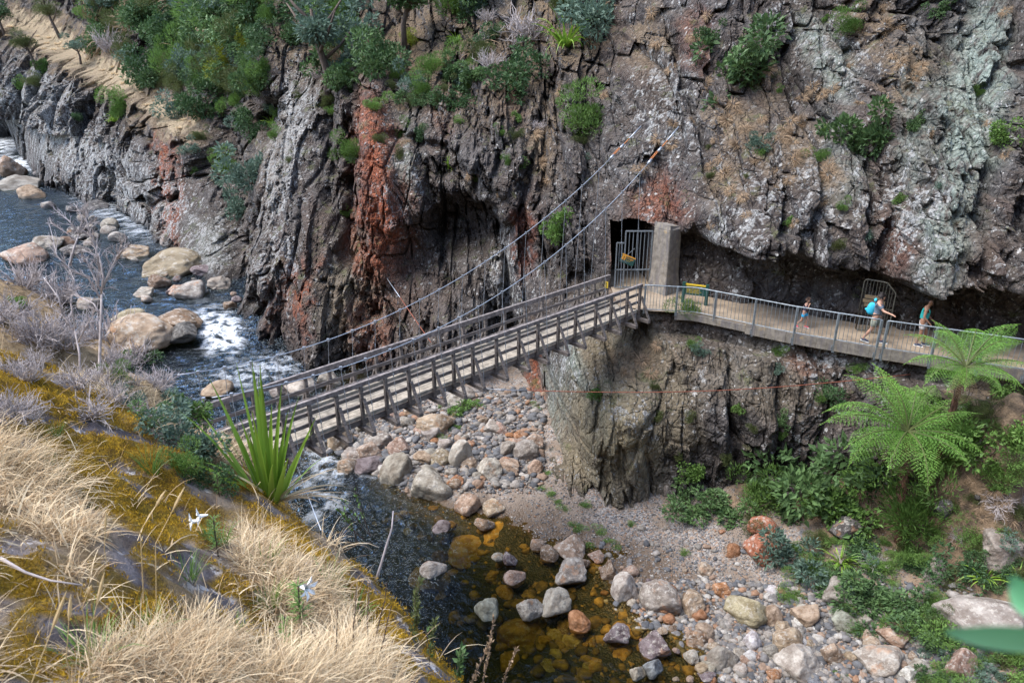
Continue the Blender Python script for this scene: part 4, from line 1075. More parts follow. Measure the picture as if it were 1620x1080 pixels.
for i, (u, v, r) in enumerate(tufts):
    lab = ('dry brown grass tuft hanging on the right hand cliff above the overhang' if u > 1090 and v < 400 else
           'dry brown grass tuft on the rocky shelf just below the bridge end' if v > 500 else 'dry brown grass tuft on the upper cliff left of the tunnel')
    plant('tuft', u, v, r * .75, lab, 'brown grass tufts on the cliff')

for i in range(34):
    u, v = VR.choice([(VR.uniform(560, 960), VR.uniform(130, 330)), (VR.uniform(1080, 1600), VR.uniform(10, 380)), (VR.uniform(1000, 1300), VR.uniform(150, 360))])
    plant('tuft', u, v, VR.uniform(8, 16), 'small faded grass tuft growing in a crack of the cliff face', 'small tufts scattered over the cliff face')
for i in range(46):
    u, v = VR.choice([(VR.uniform(430, 960), VR.uniform(130, 340)), (VR.uniform(1080, 1600), VR.uniform(10, 400)), (VR.uniform(1000, 1300), VR.uniform(520, 720))])
    kd = VR.choice(['fine', 'finebright', 'bright', 'fine', 'grey'])
    plant(kd, u, v, VR.uniform(6, 14), {'fine': 'olive fine leaved', 'finebright': 'light green feathery', 'bright': 'bright green leafy', 'grey': 'blue grey leafy'}[kd] + ' seedling in a crack of the cliff face', 'small plants scattered over the cliff face', 1, cat='plant')
SH['straw'] = [make_tuft(150 + i, 200, .8, .03, 1.4, M['leaf_straw'], .9, .9, 4) for i in range(2)]; CN['straw'] = 'grass_tuft'; CC['straw'] = 'grass tuft'
for i in range(44):
    u = VR.uniform(5, 320); v = float(np.interp(u, [0, 130, 215, 320], [40, 90, 140, 212])) + VR.uniform(-26, 12)
    plant('straw', u, v, VR.uniform(5, 10), 'tuft of pale dry grass along the far path', 'dry grass tufts along the far path', .7)
# ---- thick scrub on the upper slopes
rs_ = random.Random(21)
for i in range(250):
    u = rs_.uniform(140, 960); v = rs_.uniform(-60, 60 + 150 * (1 - abs(u - 480) / 520) ** .7 if u < 1000 else 60)
    if abs(u - 450) < 26 and v > 60: continue
    if u < 340 and v > np.interp(u, [0, 130, 215, 320], [40, 90, 140, 210]) - 22: continue
    kd = rs_.choice(['dark', 'dark', 'broad', 'broad', 'fine', 'fine', 'fine', 'grey', 'grey', 'finebright', 'finebright', 'twig', 'tuft', 'tuft'])
    sz = rs_.uniform(20, 44) * (1.05 if v < 110 else .66)
    if any(math.hypot(u - a, v - b) < c_ + sz * .6 for a, b, c_ in ((900,85,60),(912,168,40),(815,110,40),(835,25,45),(640,20,40),(722,66,20),(362,80,30),(655,55,18),(592,160,40))): continue
    names = dict(dark='dark leafy shrub', broad='mid green leafy shrub', fine='olive fine leaved shrub', grey='blue grey leafy shrub', finebright='light green feathery shrub', twig='grey twiggy dry bush', tuft='dry brown grass tuft')
    plant(kd, u, v, sz, names[kd] + ' in the thick scrub along the top of the cliff', 'scrub along the top of the cliff', rs_.uniform(.8, 1.3))
for i in range(64):
    u = rs_.uniform(150, 400); v = rs_.uniform(-60, 30 + (u - 150) * .85)
    if v > np.interp(u, [0, 130, 215, 320], [40, 90, 140, 210]) - 30: continue
    kd = rs_.choice(['dark', 'dark', 'broad', 'fine', 'grey', 'fine'])
    plant(kd, u, v, rs_.uniform(20, 36), {'dark': 'dark leafy', 'broad': 'mid green leafy', 'fine': 'olive fine leaved', 'grey': 'blue grey leafy'}[kd] + ' shrub on the shaded cliff behind the far path', 'shrubs behind the far path', rs_.uniform(.9, 1.4))

# ---- trees with a trunk
def tree(u, v, hpx, crown, label, lean=(0, 0), crown_r=.5, bare=False):
    p, n, dist, nm = cast(u, v); t = p.y * CP - p.z * SP; h = hpx * t / FPX
    o = empty('tree', p); set_props(o, label, 'tree')
    top = Vector((lean[0] * h, lean[1] * h, h * .72)); rr_ = random.Random(int(u))
    mb_ = MB().tube([(0, 0, -.3), top * .35 + Vector((rr_.uniform(-.04, .04) * h, 0, 0)), top * .7, top], [h * .04, h * .032, h * .022, h * .01], 7)
    for i in range(5):
        q = top * (.45 + .1 * i); a = rr_.uniform(0, 6.28); mb_.tube([q, q + Vector((math.cos(a), math.sin(a), .8)) * h * .16, q + Vector((math.cos(a) * 1.6, math.sin(a) * 1.6, 1.5)) * h * .2], [h * .018, h * .012, h * .006], 5)
    mb_.build('trunk', M['bark'], o, True)
    c = obj('crown', SH[crown][rr_.randrange(len(SH[crown]))], o, loc=top * .72, rot=(0, 0, rr_.uniform(0, 6)), scale=(h * crown_r, h * crown_r, h * crown_r * .75))
    return o
tree(96, 60, 70, 'fine', 'dark leaning tree with bare trunk beside the far path at top left', (-.3, .1), .42)
tree(58, 108, 66, 'fine', 'olive tree with thin branches on the slope at the far left', (-.2, 0), .45)
tree(128, 102, 48, 'grey', 'small pale green tree on the far path edge', (-.05, 0), .42)
tree(8, 55, 60, 'dark', 'dark tree at the left picture edge', (-.1, 0), .5)
tree(640, 75, 130, 'broad', 'tall leafy tree with clustered leaves at top centre of the cliff', (.12, -.1), .42)
tree(520, 165, 190, 'grey', 'tall grey green tree hanging down the gully right of the pale rib', (-.05, -.1), .34)
tree(400, 45, 90, 'finebright', 'light green feathery tree at the top left of the pale rib', (0, -.15), .55)
tree(280, 60, 95, 'fine', 'olive green tree on the shaded slope above the far path', (-.1, -.1), .5)
tree(180, 50, 80, 'grey', 'bluish green tree above the bend of the far path', (-.1, -.1), .45)
tree(742, 30, 80, 'finebright', 'light green tree at the top edge right of the leafy tree', (.05, -.1), .5)

# ---- lower right slope: shrubs and ground plants
for kd, u, v, r, lab, sq in (
 ('broad', 1285, 745, 72, 'large green shrub left of the tree fern against the wall', 1.1),
 ('bright', 1345, 785, 52, 'bright green shrub at the foot of the front tree fern', 1),
 ('finebright', 1190, 772, 46, 'wispy light green shrub at the foot of the purple wall', .95),
 ('broad', 1095, 790, 36, 'leafy green shrub right of the tan buttress', .8),
 ('broad', 1140, 795, 38, 'leafy green shrub between the buttress and the wispy shrub', .8),
 ('bright', 1092, 735, 24, 'small light green shrub on the wall right of the buttress', 1.1),
 ('finebright', 1472, 775, 70, 'tall light green bush right of the front fern trunk', 1.3),
 ('finebright', 1470, 700, 46, 'light green bush behind the front tree fern', 1.2),
 ('dark', 1372, 735, 44, 'shaded dark shrub behind the front fern trunk', 1.2),
 ('bright', 1548, 690, 46, 'light green shrub beside the rear fern trunk', 1.0),
 ('bright', 1600, 680, 36, 'bright green shrub on the slope at the right edge below the railing', 1),
 ('finebright', 1585, 740, 36, 'light feathery bush on the slope at the right edge', 1),
 ('fine', 1560, 640, 34, 'olive shrub under the rear tree fern near the path', 1.0),
 ('bright', 1440, 860, 26, 'yellow green plant at the base of the front fern trunk', .9),
 ('bright', 1595, 610, 22, 'green weeds at the railing foot at the far right', .7),
 ('grey', 1255, 865, 44, 'blue green shrub just right of the upright rust red boulder', .9),
 ('broad', 1300, 905, 36, 'leafy green shrub in front of the blue green one', .7),
 ('strap', 1330, 890, 40, 'spiky strap leaved plant in the middle of the lower right greenery', .9),
 ('broad', 1400, 915, 46, 'broad green shrub right of the spiky strap leaved plant', .7),
 ('broad', 1385, 965, 44, 'low green shrub above the tan boulders at bottom right', .6),
 ('finebright', 1440, 960, 46, 'low light green shrub with tiny leaves at bottom right', .6),
 ('bright', 1490, 985, 40, 'low bright green shrub left of the big grey slab', .6),
 ('dark', 1510, 890, 44, 'dark green shrub behind the big grey slab', .8),
 ('strap', 1555, 915, 44, 'spiky strap leaved plant above the big grey slab', .9),
 ('strap', 1610, 920, 34, 'spiky strap leaved plant at the right edge', .9),
 ('finebright', 1520, 1045, 40, 'light green low plant at the bottom right corner', .5),
 ('broad', 1240, 800, 30, 'green shrub above the small ground fern', .8),
 ('fine', 1200, 820, 30, 'olive shrub left of the small ground fern', .8),
 ('dark', 1350, 850, 30, 'dark shrub under the small ground fern', .7),
 ('finebright', 1540, 830, 34, 'pale grassy shrub on the bare brown slope', .6),
 ('twig', 1580, 780, 34, 'dead grey brushwood on the bare brown slope', .6),
 ('twig', 1380, 870, 34, 'dead brushwood below the front tree fern', .6),
 ):
    plant(kd, u, v, r, lab, None, sq, ('ground', 'cliff'))
for i in range(135):
    u = rs_.uniform(1240, 1640); v = rs_.uniform(830, 1080)
    if v > 985 and u < 1440 or (u < 1330 and v > 930) or (1500 < u < 1620 and 920 < v < 1020): continue
    kd = rs_.choice(['broad', 'finebright', 'finebright', 'bright', 'fine', 'dark', 'grey'])
    plant(kd, u, v, rs_.uniform(12, 26), {'broad': 'mid green leafy', 'finebright': 'light green feathery', 'bright': 'bright green leafy', 'fine': 'olive fine leaved', 'dark': 'dark leafy', 'grey': 'blue grey leafy'}[kd] + ' low plant in the tangle on the lower right slope', 'low plants on the lower right slope', rs_.uniform(.5, .9), ('ground',), cat='plant')
for i in range(40):
    u = rs_.uniform(1500, 1640); v = rs_.uniform(610, 860)
    kd = rs_.choice(['tuft', 'twig', 'tuft', 'fine', 'bright'])
    plant(kd, u, v, rs_.uniform(10, 20), {'tuft': 'dry brown grass tuft', 'twig': 'dead twiggy brush', 'fine': 'olive fine leaved plant', 'bright': 'bright green leafy plant'}[kd] + ' on the bare brown slope at the right', 'plants on the bare brown slope', .7, ('ground', 'cliff'), cat='plant')
for i, (u, v) in enumerate([(855,770),(870,775),(895,800),(880,790),(915,828),(905,825),(950,835),(975,860),(960,850),(935,858),(1000,825),(1085,870),(1000,750),(850,640),(700,690),(690,660),(610,640),(925,795),(865,745),(1180,980),(1325,1060),(1340,990)]):
    plant('finebright', u, v, rs_.uniform(7, 12), 'small patch of green weeds on the gravel bar', 'green weeds on the gravel bar', .45, ('ground',), cat='weed')

# ---- tree ferns -------------------------------------------------------------------
def frond_mesh(seed, L=1.0, pairs=21, droop=.9, dead=False):
    rng = np.random.default_rng(seed); vg = Veg(); P_, Dr, Ls, Ws = [], [], [], []
    d = Vector((1, 0, .55)).normalized(); p = Vector((0, 0, 0)); pts = [p.copy()]; dirs = [d.copy()]
    for i in range(pairs + 4):
        d = (d + Vector((0, 0, -droop / (pairs + 4) * (.4 + 1.2 * i / pairs)))).normalized(); p = p + d * L / (pairs + 4); pts.append(p.copy()); dirs.append(d.copy())
    mb_ = MB().tube(pts[::3] + [pts[-1]], [.014 * L * (1 - .85 * i / (len(pts[::3]))) for i in range(len(pts[::3]) + 1)], 5, cap=False); vg.mb(mb_, 1)
    for i in range(3, pairs + 4):
        f = (i - 3) / pairs; pl = L * .235 * (math.sin(math.pi * min(1, .16 + f * .9)) ** .8) * (1 - .25 * f)
        for sg in (-1, 1):
            sdir = dirs[i].cross(Vector((0, 0, 1))).normalized() * sg; dd = (sdir + dirs[i] * .35 + Vector((0, 0, -.10))).normalized()
            n_ = max(4, int(pl / (L * .0125))); q = pts[i]
            for j in range(n_):
                g = (j + .5) / n_; c = Vector(q) + dd * pl * g + Vector((0, 0, -.22 * pl * g * g)); pw = L * .019 * (1 - g) ** .6 + L * .005
                for s2 in (-1, 1):
                    e = (dirs[i] * s2 + dd * .45 + Vector((0, 0, -.12))).normalized(); P_.append(c); Dr.append(e); Ls.append(pw); Ws.append(L * .0105)
    P_, Dr = np.array(P_), np.array(Dr)
    v, f = leaves_np(P_, Dr, np.array(Ls), np.array(Ws), rng, .1)
    vg.add(v, f, 0, np.repeat(np.clip(.35 + .45 * P_[:, 0] / L + rng.uniform(-.2, .2, len(P_)), 0, 1), 4))
    return vg.mesh('frond', [M['leaf_brown'] if dead else M['leaf_fern'], M['bark'] if dead else M['leaf_olive']])
FR = [frond_mesh(1, droop=1.2), frond_mesh(2, droop=1.7), frond_mesh(3, droop=.85)]
FRD = frond_mesh(4, droop=2.2, pairs=14, dead=True)
def tree_fern(top, base, L, azs, label, trunk_r, dead=3, young=False):
    o = empty('tree_fern' if not young else 'ground_fern', base); set_props(o, label, 'fern')
    tp = top - base; rr_ = random.Random(int(top.x * 100))
    if not young:
        N = 14; mb_ = MB().tube([tp * (i / N) + Vector((rr_.uniform(-.03, .03), rr_.uniform(-.03, .03), 0)) for i in range(N + 1)], [trunk_r * rr_.uniform(.85, 1.15) * (1.25 if i < 3 else 1) for i in range(N + 1)], 9)
        for i in range(90):
            q = tp * rr_.uniform(.1, .97); a = rr_.uniform(0, 6.28); e = Vector((math.cos(a), math.sin(a), 0)) * trunk_r
            mb_.tube([q + e * .8, q + e * 1.25 + Vector((0, 0, -.12)), q + e * 1.35 + Vector((0, 0, -.35))], [.014, .012, .005], 4)
        mb_.build('trunk', M['fern_trunk'], o, True)
    else: tp = Vector((0, 0, .05))
    for i, (az, el, sc) in enumerate(azs):
        obj('frond', FR[i % 3], o, loc=tp, rot=(0, R(-el), R(az)), scale=(L * sc,) * 3)
    for i in range(dead):
        obj('dead_frond', FRD, o, loc=tp - Vector((0, 0, .1)), rot=(0, R(62 + 8 * i), R(rr_.uniform(0, 360))), scale=(L * .7,) * 3)
    return o
b1 = cast(1418, 850, ('ground',))[0]
t1v = at(1436, 682, 23.4)
tree_fern(t1v, Vector((b1.x, b1.y - .2, b1.z - .2)), 2.8, [(180,4,1.1),(160,14,1.05),(205,-8,1.05),(232,-10,.95),(262,-12,.95),(290,-8,.85),(322,-4,.85),(350,6,.95),(15,10,.95),(45,22,.9),(75,26,.9),(105,28,.95),(130,26,1.0),(190,-22,.9),(335,20,.8),(120,48,.8),(60,50,.7)],
          'larger spreading tree fern in front of the wall with reddish brown trunk', .12, 3)
t2v = at(1528, 580, 22.4); b2 = at_z(1512, 790, -13.6)
tree_fern(t2v, Vector((t2v.x - .12, t2v.y + .15, -13.9)), 2.1, [(176,0,.95),(200,-5,.9),(240,-12,.85),(290,-15,.7),(330,-5,.8),(10,12,.9),(20,30,1.15),(55,26,1.1),(110,25,.9),(145,18,1.0),(2,34,1.0),(345,-2,.9),(315,-10,.85),(95,24,1.0),(30,12,.95),(225,-14,.85)],
          'smaller tree fern reaching up to the railing on a dark slender trunk', .085, 4)
gp_ = cast(1288, 812, ('ground', 'cliff'))[0]
tree_fern(gp_ + Vector((0, -.1, .1)), gp_ + Vector((0, -.1, .1)), 1.0, [(180,22,.9),(150,30,.9),(95,40,1),(60,38,.9),(20,28,.95),(340,10,.9),(290,5,.7),(225,8,.8)], 'small light green ground fern under the large green shrub', .05, 0, True)
gp_ = cast(1375, 905, ('ground',))[0]
tree_fern(gp_ + Vector((0, -.1, .1)), gp_ + Vector((0, -.1, .1)), .6, [(180,22,.9),(150,30,.9),(95,40,1),(40,38,.9),(0,28,.95),(290,5,.7)], 'tiny ground fern beside the spiky strap leaved plant', .05, 0, True)
# ================================================================== BOULDERS
def mat_boulder():
    k = NT('river_stone'); c = k.coord('Object'); oi = k.n('ObjectInfo'); base = oi.outputs['Color']; rnd = oi.outputs['Random']
    cc = k.n('VectorMath', {0: c, 1: k.n('CombineXYZ', {0: k.math('MULTIPLY', rnd, 40), 1: k.math('MULTIPLY', rnd, 17)}).outputs[0]}, operation='ADD').outputs[0]
    n = k.noise(cc, 1.8, 6, .65); f = k.noise(cc, 8, 6, .7)
    col = k.mix(k.ramp(n, .32, .68), k.mix(1.0, base, (.48, .44, .42), 'MULTIPLY'), k.mix(.12, base, (.5, .48, .45)))
    col = k.mix(k.math('MULTIPLY', k.ramp(f, .52, .64), .4), col, k.mix(1.0, base, (.45, .4, .38), 'MULTIPLY'))
    nz = k.n('SeparateXYZ', {0: k.n('NewGeometry').outputs['Normal']}).outputs[2]
    li = k.math('MULTIPLY', k.ramp(k.noise(cc, 3.5, 7, .75), .52, .6), k.ramp(nz, -.2, .5)); li = k.math('MULTIPLY', li, k.ramp(rnd, .15, .5))
    col = k.mix(k.math('MULTIPLY', li, .65), col, (.44, .41, .36))
    col = k.mix(k.math('MULTIPLY', k.ramp(k.noise(cc, 1.2, 4, .6), .56, .66), k.math('MULTIPLY', k.ramp(rnd, .45, .9), .5)), col, (.34, .17, .08))
    h = k.math('ADD', n, k.math('MULTIPLY', f, .5))
    return k.done(k.bsdf(col, .85, k.bump(h, .8, .12), Specular_IOR_Level=.25))
M['boulder'] = mat_boulder()

def ico(sub):
    bm = bmesh.new(); bmesh.ops.create_icosphere(bm, subdivisions=sub, radius=1)
    v = np.array([p.co[:] for p in bm.verts]); f = np.array([[q.index for q in p.verts] for p in bm.faces]); bm.free(); return v, f
ICO4, ICO3, ICO2, ICO1 = ico(5), ico(3), ico(2), ico(1)
def rock_np(seed, angular, base=ICO4, cuts=9):
    rng = np.random.default_rng(seed); v = base[0].copy(); d = v.copy(); r = np.full(len(v), 1.15)
    pl = unit(rng.normal(size=(cuts, 3))); off = rng.uniform(.62, .95, cuts)
    for n_, o_ in zip(pl, off):
        q = d @ n_; lim = np.where(q > .05, o_ / np.maximum(q, .05), 9)
        k_ = 22 * angular + 5; r = -np.log(np.exp(-k_ * r) + np.exp(-k_ * np.minimum(lim, 3))) / k_
    v = d * r[:, None]
    v += d * (.07 * fbm3(v[:, 0] * 1.5 + seed, v[:, 1] * 1.5, v[:, 2] * 1.5, 3, seed=seed) + .035 * fbm3(v[:, 0] * 5, v[:, 1] * 5 + seed, v[:, 2] * 5, 3, seed=seed + 3))[:, None]
    return v / np.abs(v).max(0)
ROCK = {'r': [], 'a': [], 's': []}
for i in range(6): ROCK['r'].append(mesh_np('boulder', rock_np(500 + i, .15, cuts=10), ICO4[1], [M['boulder']]))
for i in range(7): ROCK['a'].append(mesh_np('boulder', rock_np(520 + i, 1.0, cuts=10), ICO4[1], [M['boulder']]))
for i in range(8): ROCK['s'].append(mesh_np('boulder', rock_np(540 + i, .45 + .15 * (i % 5), ICO3, 8), ICO3[1], [M['boulder']]))
CLR = dict(grey=(.295, .26, .215), tan=(.34, .25, .165), pale=(.40, .355, .295), pink=(.34, .225, .16), orange=(.36, .16, .065), rust=(.33, .105, .045), purple=(.15, .115, .12), brown=(.20, .125, .075),
           dark=(.08, .072, .07), amber=(.50, .30, .06), yellow=(.44, .34, .11), white=(.58, .56, .53), green=(.29, .29, .22), olive=(.29, .24, .14), blue=(.18, .19, .205))
RK = random.Random(17)
def boulder(u, v, wpx, hpx, clr, label, group=None, kind=None, sink=.25, variant=None, water=False, yaw=None, deep=0.0):
    """u, v = middle of the stone in the picture; it is set down where the sight line through its foot meets the land"""
    h = cast(u, v + hpx * .18, ('ground', 'hill'))
    p = Vector(h[0])
    t = p.y * CP - p.z * SP; wpx *= 1.12; hpx *= 1.1; a = wpx / 2 * t / FPX; c = max(hpx / 2 * t / FPX * 1.08, a * .38)
    ww = zw(p.y)
    if p.z < ww and not deep: q = ray(u, v + hpx * .18); k_ = (ww - .02) / q.z; p = q * k_
    kind = kind or RK.choice('raaa')
    if wpx < 26: kind = 's'
    o = obj('boulder', ROCK[kind][RK.randrange(len(ROCK[kind])) if variant is None else variant])
    b = a * RK.uniform(.85, 1.1)
    o.location = p + Vector((0, b * .25, c * (.42 - sink) - deep)); o.scale = (a * 1.06, b, c)
    if deep: o.location.z = min(o.location.z, ww - c - .02)
    o.rotation_euler = (RK.uniform(-.15, .15), RK.uniform(-.15, .15), RK.choice((0, math.pi)) + RK.uniform(-.35, .35) if yaw is None else yaw)
    cc = CLR[clr]; j = RK.uniform(.88, 1.12); o.color = (cc[0] * j, cc[1] * j * RK.uniform(.96, 1.04), cc[2] * j * RK.uniform(.94, 1.06), 1)
    set_props(o, label, 'boulder', group); return o

for a in (
 (680,767,62,64,'grey','big round grey lichen spotted boulder at the water edge below the bridge','r'),
 (628,750,48,62,'grey','tall rounded grey tan boulder just left of the big round lichen spotted one','r'),
 (733,722,42,58,'pale','upright pale lichened boulder above and right of the big round one','a'),
 (773,743,38,34,'pale','pale cream boulder on the gravel right of the upright pale one','a'),
 (695,725,36,28,'olive','olive tan boulder behind the big round lichen spotted one','a'),
 (833,717,38,42,'grey','smooth round grey boulder nearest the buttress foot','r'),
 (804,711,28,40,'grey','narrow grey boulder left of the smooth round one by the buttress','r'),
 (685,674,54,40,'tan','wide lumpy tan grey boulder just below the bridge deck','r'),
 (598,701,40,32,'grey','grey boulder between the bridge and the water, left of the lumpy tan one','r'),
 (536,695,40,54,'tan','tall tan boulder under the near part of the bridge','r'),
 (574,672,34,28,'pale','pale boulder under the bridge right of the tall tan boulder','r'),
 (586,718,40,34,'tan','tan boulder with an orange base by the stream under the bridge','a'),
 (720,764,26,24,'orange','small orange boulder touching the right side of the big round one','a'),
 (740,803,38,36,'pink','rounded pinkish boulder at the pool edge below the big round one','r'),
 (777,806,36,20,'tan','low tan stone right of the rounded pinkish boulder','r'),
 (588,738,54,24,'purple','flat dark purple stone lying in the stream','a'),
 (549,738,32,28,'tan','tan stone standing in the stream left of the flat purple one','r'),
 (560,640,30,24,'grey','grey stone under the bridge deck near the cliff foot','r'),
 (612,655,28,22,'pink','pinkish stone among the grey ones under the bridge','r'),
 (500,706,30,22,'grey','grey stone under the near end of the bridge','a'),
 (850,861,24,22,'pink','small pinkish stone at the tip of the gravel bar','r'),
 (868,877,28,26,'brown','brown rounded stone at the pool edge left of the pale pair','r'),
 (905,867,48,36,'tan','wide pale tan boulder at the edge of the gravel bar','r'),
 (903,908,48,38,'grey','sloping grey boulder at the pool edge below the wide tan one','a'),
 (965,906,26,36,'brown','upright brown stone at the gravel edge','a'),
 (992,933,44,58,'pale','tall pale grey white boulder at the right edge of the pool','a'),
 (1046,951,54,58,'grey','big lichen spotted grey boulder right of the tall pale one','r'),
 (1092,957,42,42,'tan','tan boulder right of the big lichen spotted grey one','a'),
 (945,880,26,20,'pink','pink stone behind the upright brown stone','r'),
 (773,966,40,36,'green','round greenish grey boulder standing alone in the dark pool','r'),
 (838,966,40,42,'grey','grey boulder in the pool on top of a large sunken amber rock','a'),
 (878,956,50,40,'pale','whitish grey boulder in the pool right of the grey one','a'),
 (915,985,32,32,'orange','orange brown boulder in the pool below the whitish grey one','r'),
 (977,1005,38,34,'purple','purple grey boulder at the lower edge of the pool','a'),
 (1038,1023,44,44,'purple','large angular dark purple boulder at the bottom edge of the pool','a'),
 (1033,1058,30,36,'blue','blue grey boulder with a pale top at the bottom edge','a'),
 (1008,1066,24,26,'grey','small grey boulder left of the blue grey one at the bottom edge','a'),
 (805,885,24,24,'purple','purple slanting stone in the middle of the pool','a'),
 (788,883,18,14,'pale','small pale stone beside the purple slanting one in the pool','r'),
 (812,914,34,24,'pink','pink stone breaking the pool surface','r'),
 (700,835,26,16,'purple','small purple stone alone in the upper pool','r'),
 (765,830,30,22,'brown','brown stone at the head of the pool','a'),
 (682,902,40,24,'grey','grey topped stone in the left of the pool','r'),
 (1208,838,42,40,'rust','upper lump of the rust red boulder standing on the gravel','r'),
 (1206,870,50,48,'rust','lower larger lump of the rust red boulder on the gravel','a'),
 (1160,872,22,26,'orange','small pointed orange stone left of the rust red boulder','a'),
 (1184,971,62,50,'olive','wide olive tan boulder in the lower right stones','a'),
 (1222,978,26,42,'tan','upright tan stone right of the wide olive tan boulder','r'),
 (1279,971,44,44,'tan','smooth tan boulder leaning below the greenery','a'),
 (1245,1015,50,44,'tan','large tan boulder with brown base at bottom right','r'),
 (1189,1017,28,32,'white','white rounded stone among the tan boulders','r'),
 (1140,1042,46,52,'grey','large rounded grey boulder at bottom centre right','r'),
 (1262,1051,58,54,'pale','big pale grey boulder with hollows at the bottom','a'),
 (1330,940,56,48,'grey','sloping grey lichened boulder under the low green shrubs','r'),
 (1340,984,44,28,'green','greenish angular boulder below the sloping grey one','a'),
 (1421,1004,58,34,'pink','long pinkish grey boulder at the edge of the greenery','a'),
 (1394,1045,66,54,'pale','large pale lumpy boulder at the bottom right','a'),
 (1319,1036,32,40,'tan','pointed pale tan stone between the two big pale boulders','a'),
 (1381,1020,24,26,'tan','small tan stone above the large pale lumpy boulder','r'),
 (1521,1055,46,58,'pink','tall pinkish boulder at the bottom right corner','a'),
 (1453,1056,24,30,'pale','small upright pale stone at the bottom right','r'),
 (1438,1068,26,28,'white','bright white angular stone at the bottom edge','a'),
 (1480,905,34,46,'grey','dark edged grey boulder in the right greenery','a'),
 (1590,868,70,62,'grey','large smooth grey slab on the brown slope at the right','a'),
 (1565,985,120,78,'grey','biggest grey slab half covered by plants at the lower right','a'),
 (1495,805,30,30,'dark','dark boulder on the brown slope behind the ferns','a'),
 (1340,838,44,40,'dark','dark mossy boulder between the fern trunks','a'),
 (1225,766,40,26,'purple','slanting dark purple slab at the foot of the wall','a'),
 (1255,780,30,24,'purple','purple grey stone right of the slanting dark slab','a'),
 (1056,778,14,26,'pale','narrow pale stone standing right of the buttress','a'),
 (1118,900,26,22,'tan','tan stone on the open gravel','a'),
 (1145,935,30,24,'orange','orange and white stone on the open gravel','a'),
 (1100,1010,34,28,'brown','brown stone at the shore bottom centre','a'),
 (262,420,90,42,'olive','big flat topped tan block standing in the upstream river','a'),
 (216,533,94,62,'tan','huge smooth pinkish tan boulder on the left river bank','r'),
 (279,508,62,36,'brown','brown rounded boulder behind the huge tan one beside the white water','r'),
 (290,527,48,24,'dark','dark wet slab beside the white water','a'),
 (299,462,42,28,'grey','rounded grey boulder below the flat topped block','r'),
 (252,446,30,22,'brown','brown boulder directly below the flat topped block','r'),
 (205,502,40,20,'olive','low olive stone behind the huge tan boulder','r'),
 (266,381,28,28,'grey','grey boulder at the foot of the far cliff','r'),
 (211,400,40,20,'tan','flat tan stone left of the flat topped block','a'),
 (225,463,30,14,'pale','low pale stone in the river left of the rounded grey one','a'),
 (278,461,26,16,'pink','pinkish low stone left of the rounded grey one','a'),
 (357,430,28,24,'grey','grey boulder at the cliff foot right of the flat topped block','r'),
 (347,450,34,22,'grey','long grey boulder below the one at the cliff foot','a'),
 (322,428,34,16,'purple','flat purple slab in the shallows right of the flat topped block','a'),
 (12,266,40,36,'brown','large brown boulder in the far river at the left edge','a'),
 (24,292,60,20,'grey','flat grey slab below the large brown boulder at the left edge','a'),
 (50,306,36,26,'tan','tan boulder in the far river right of the flat grey slab','a'),
 (120,396,40,16,'dark','flat dark stone in the upstream river','a'),
 (125,375,30,10,'dark','thin dark stone in the upstream river behind the flat one','a'),
 (152,326,34,14,'dark','dark slab at the foot of the far pale rock','a'),
 (140,480,30,22,'pale','pale boulder on the left bank among dry bushes','r'),
 (40,405,60,36,'pink','pinkish boulder on the left bank behind the dry bushes','r'),
 (70,385,50,26,'grey','grey boulder on the left bank further upstream','r'),
 (475,610,50,34,'pale','pale boulder behind the bridge at the cliff foot','r'),
 (520,600,36,36,'grey','grey boulder behind the bridge right of the pale one','r'),
 (440,622,30,20,'grey','grey stone behind the near part of the bridge','a'),
 (345,618,44,24,'tan','tan boulder behind the green bushes near the bridge end','r'),
 ):
    boulder(a[0], a[1], a[2], a[3], a[4], a[5], None, a[6])
for (u, v, w_, h_, c, lab) in (
 (820,997,74,52,'amber','largest sunken amber rock under the clear pool water'), (795,832,62,36,'amber','sunken flat amber slab at the head of the pool'), (683,917,64,38,'amber','sunken amber rock under the grey topped stone'),
 (878,1003,26,28,'yellow','sunken yellow stone below the whitish grey boulder'), (906,1010,34,26,'yellow','sunken wide yellow stone beside the orange brown boulder'), (937,1010,26,30,'amber','sunken round amber stone right of the yellow one'),
 (780,905,30,22,'amber','sunken amber stone near the purple slanting one'), (800,935,32,24,'amber','sunken amber stone above the greenish grey boulder'), (720,900,26,16,'amber','sunken small amber stone in the dark middle'),
 (745,870,70,30,'amber','sunken broad amber rock in the upper pool'), (880,1030,24,18,'yellow','sunken pale yellow stone near the bottom of the pool'), (805,1043,40,24,'amber','sunken amber stone at the bottom of the pool'),
 (985,1034,30,24,'amber','sunken amber stone beside the dark purple boulder'), (868,1052,30,18,'yellow','sunken yellow stone at the lower edge'), (940,1050,44,24,'amber','sunken amber slab at the lower edge'), (650,835,22,16,'yellow','sunken small yellow stone in the upper left pool'),
 (632,812,24,16,'amber','sunken small amber stone near the riffle'), (700,940,28,22,'amber','sunken amber stone left of the greenish grey boulder'), (1000,990,26,18,'amber','sunken amber stone near the purple grey boulder')):
    boulder(u, v, w_, h_, c, lab, None, 'r', deep=.18)

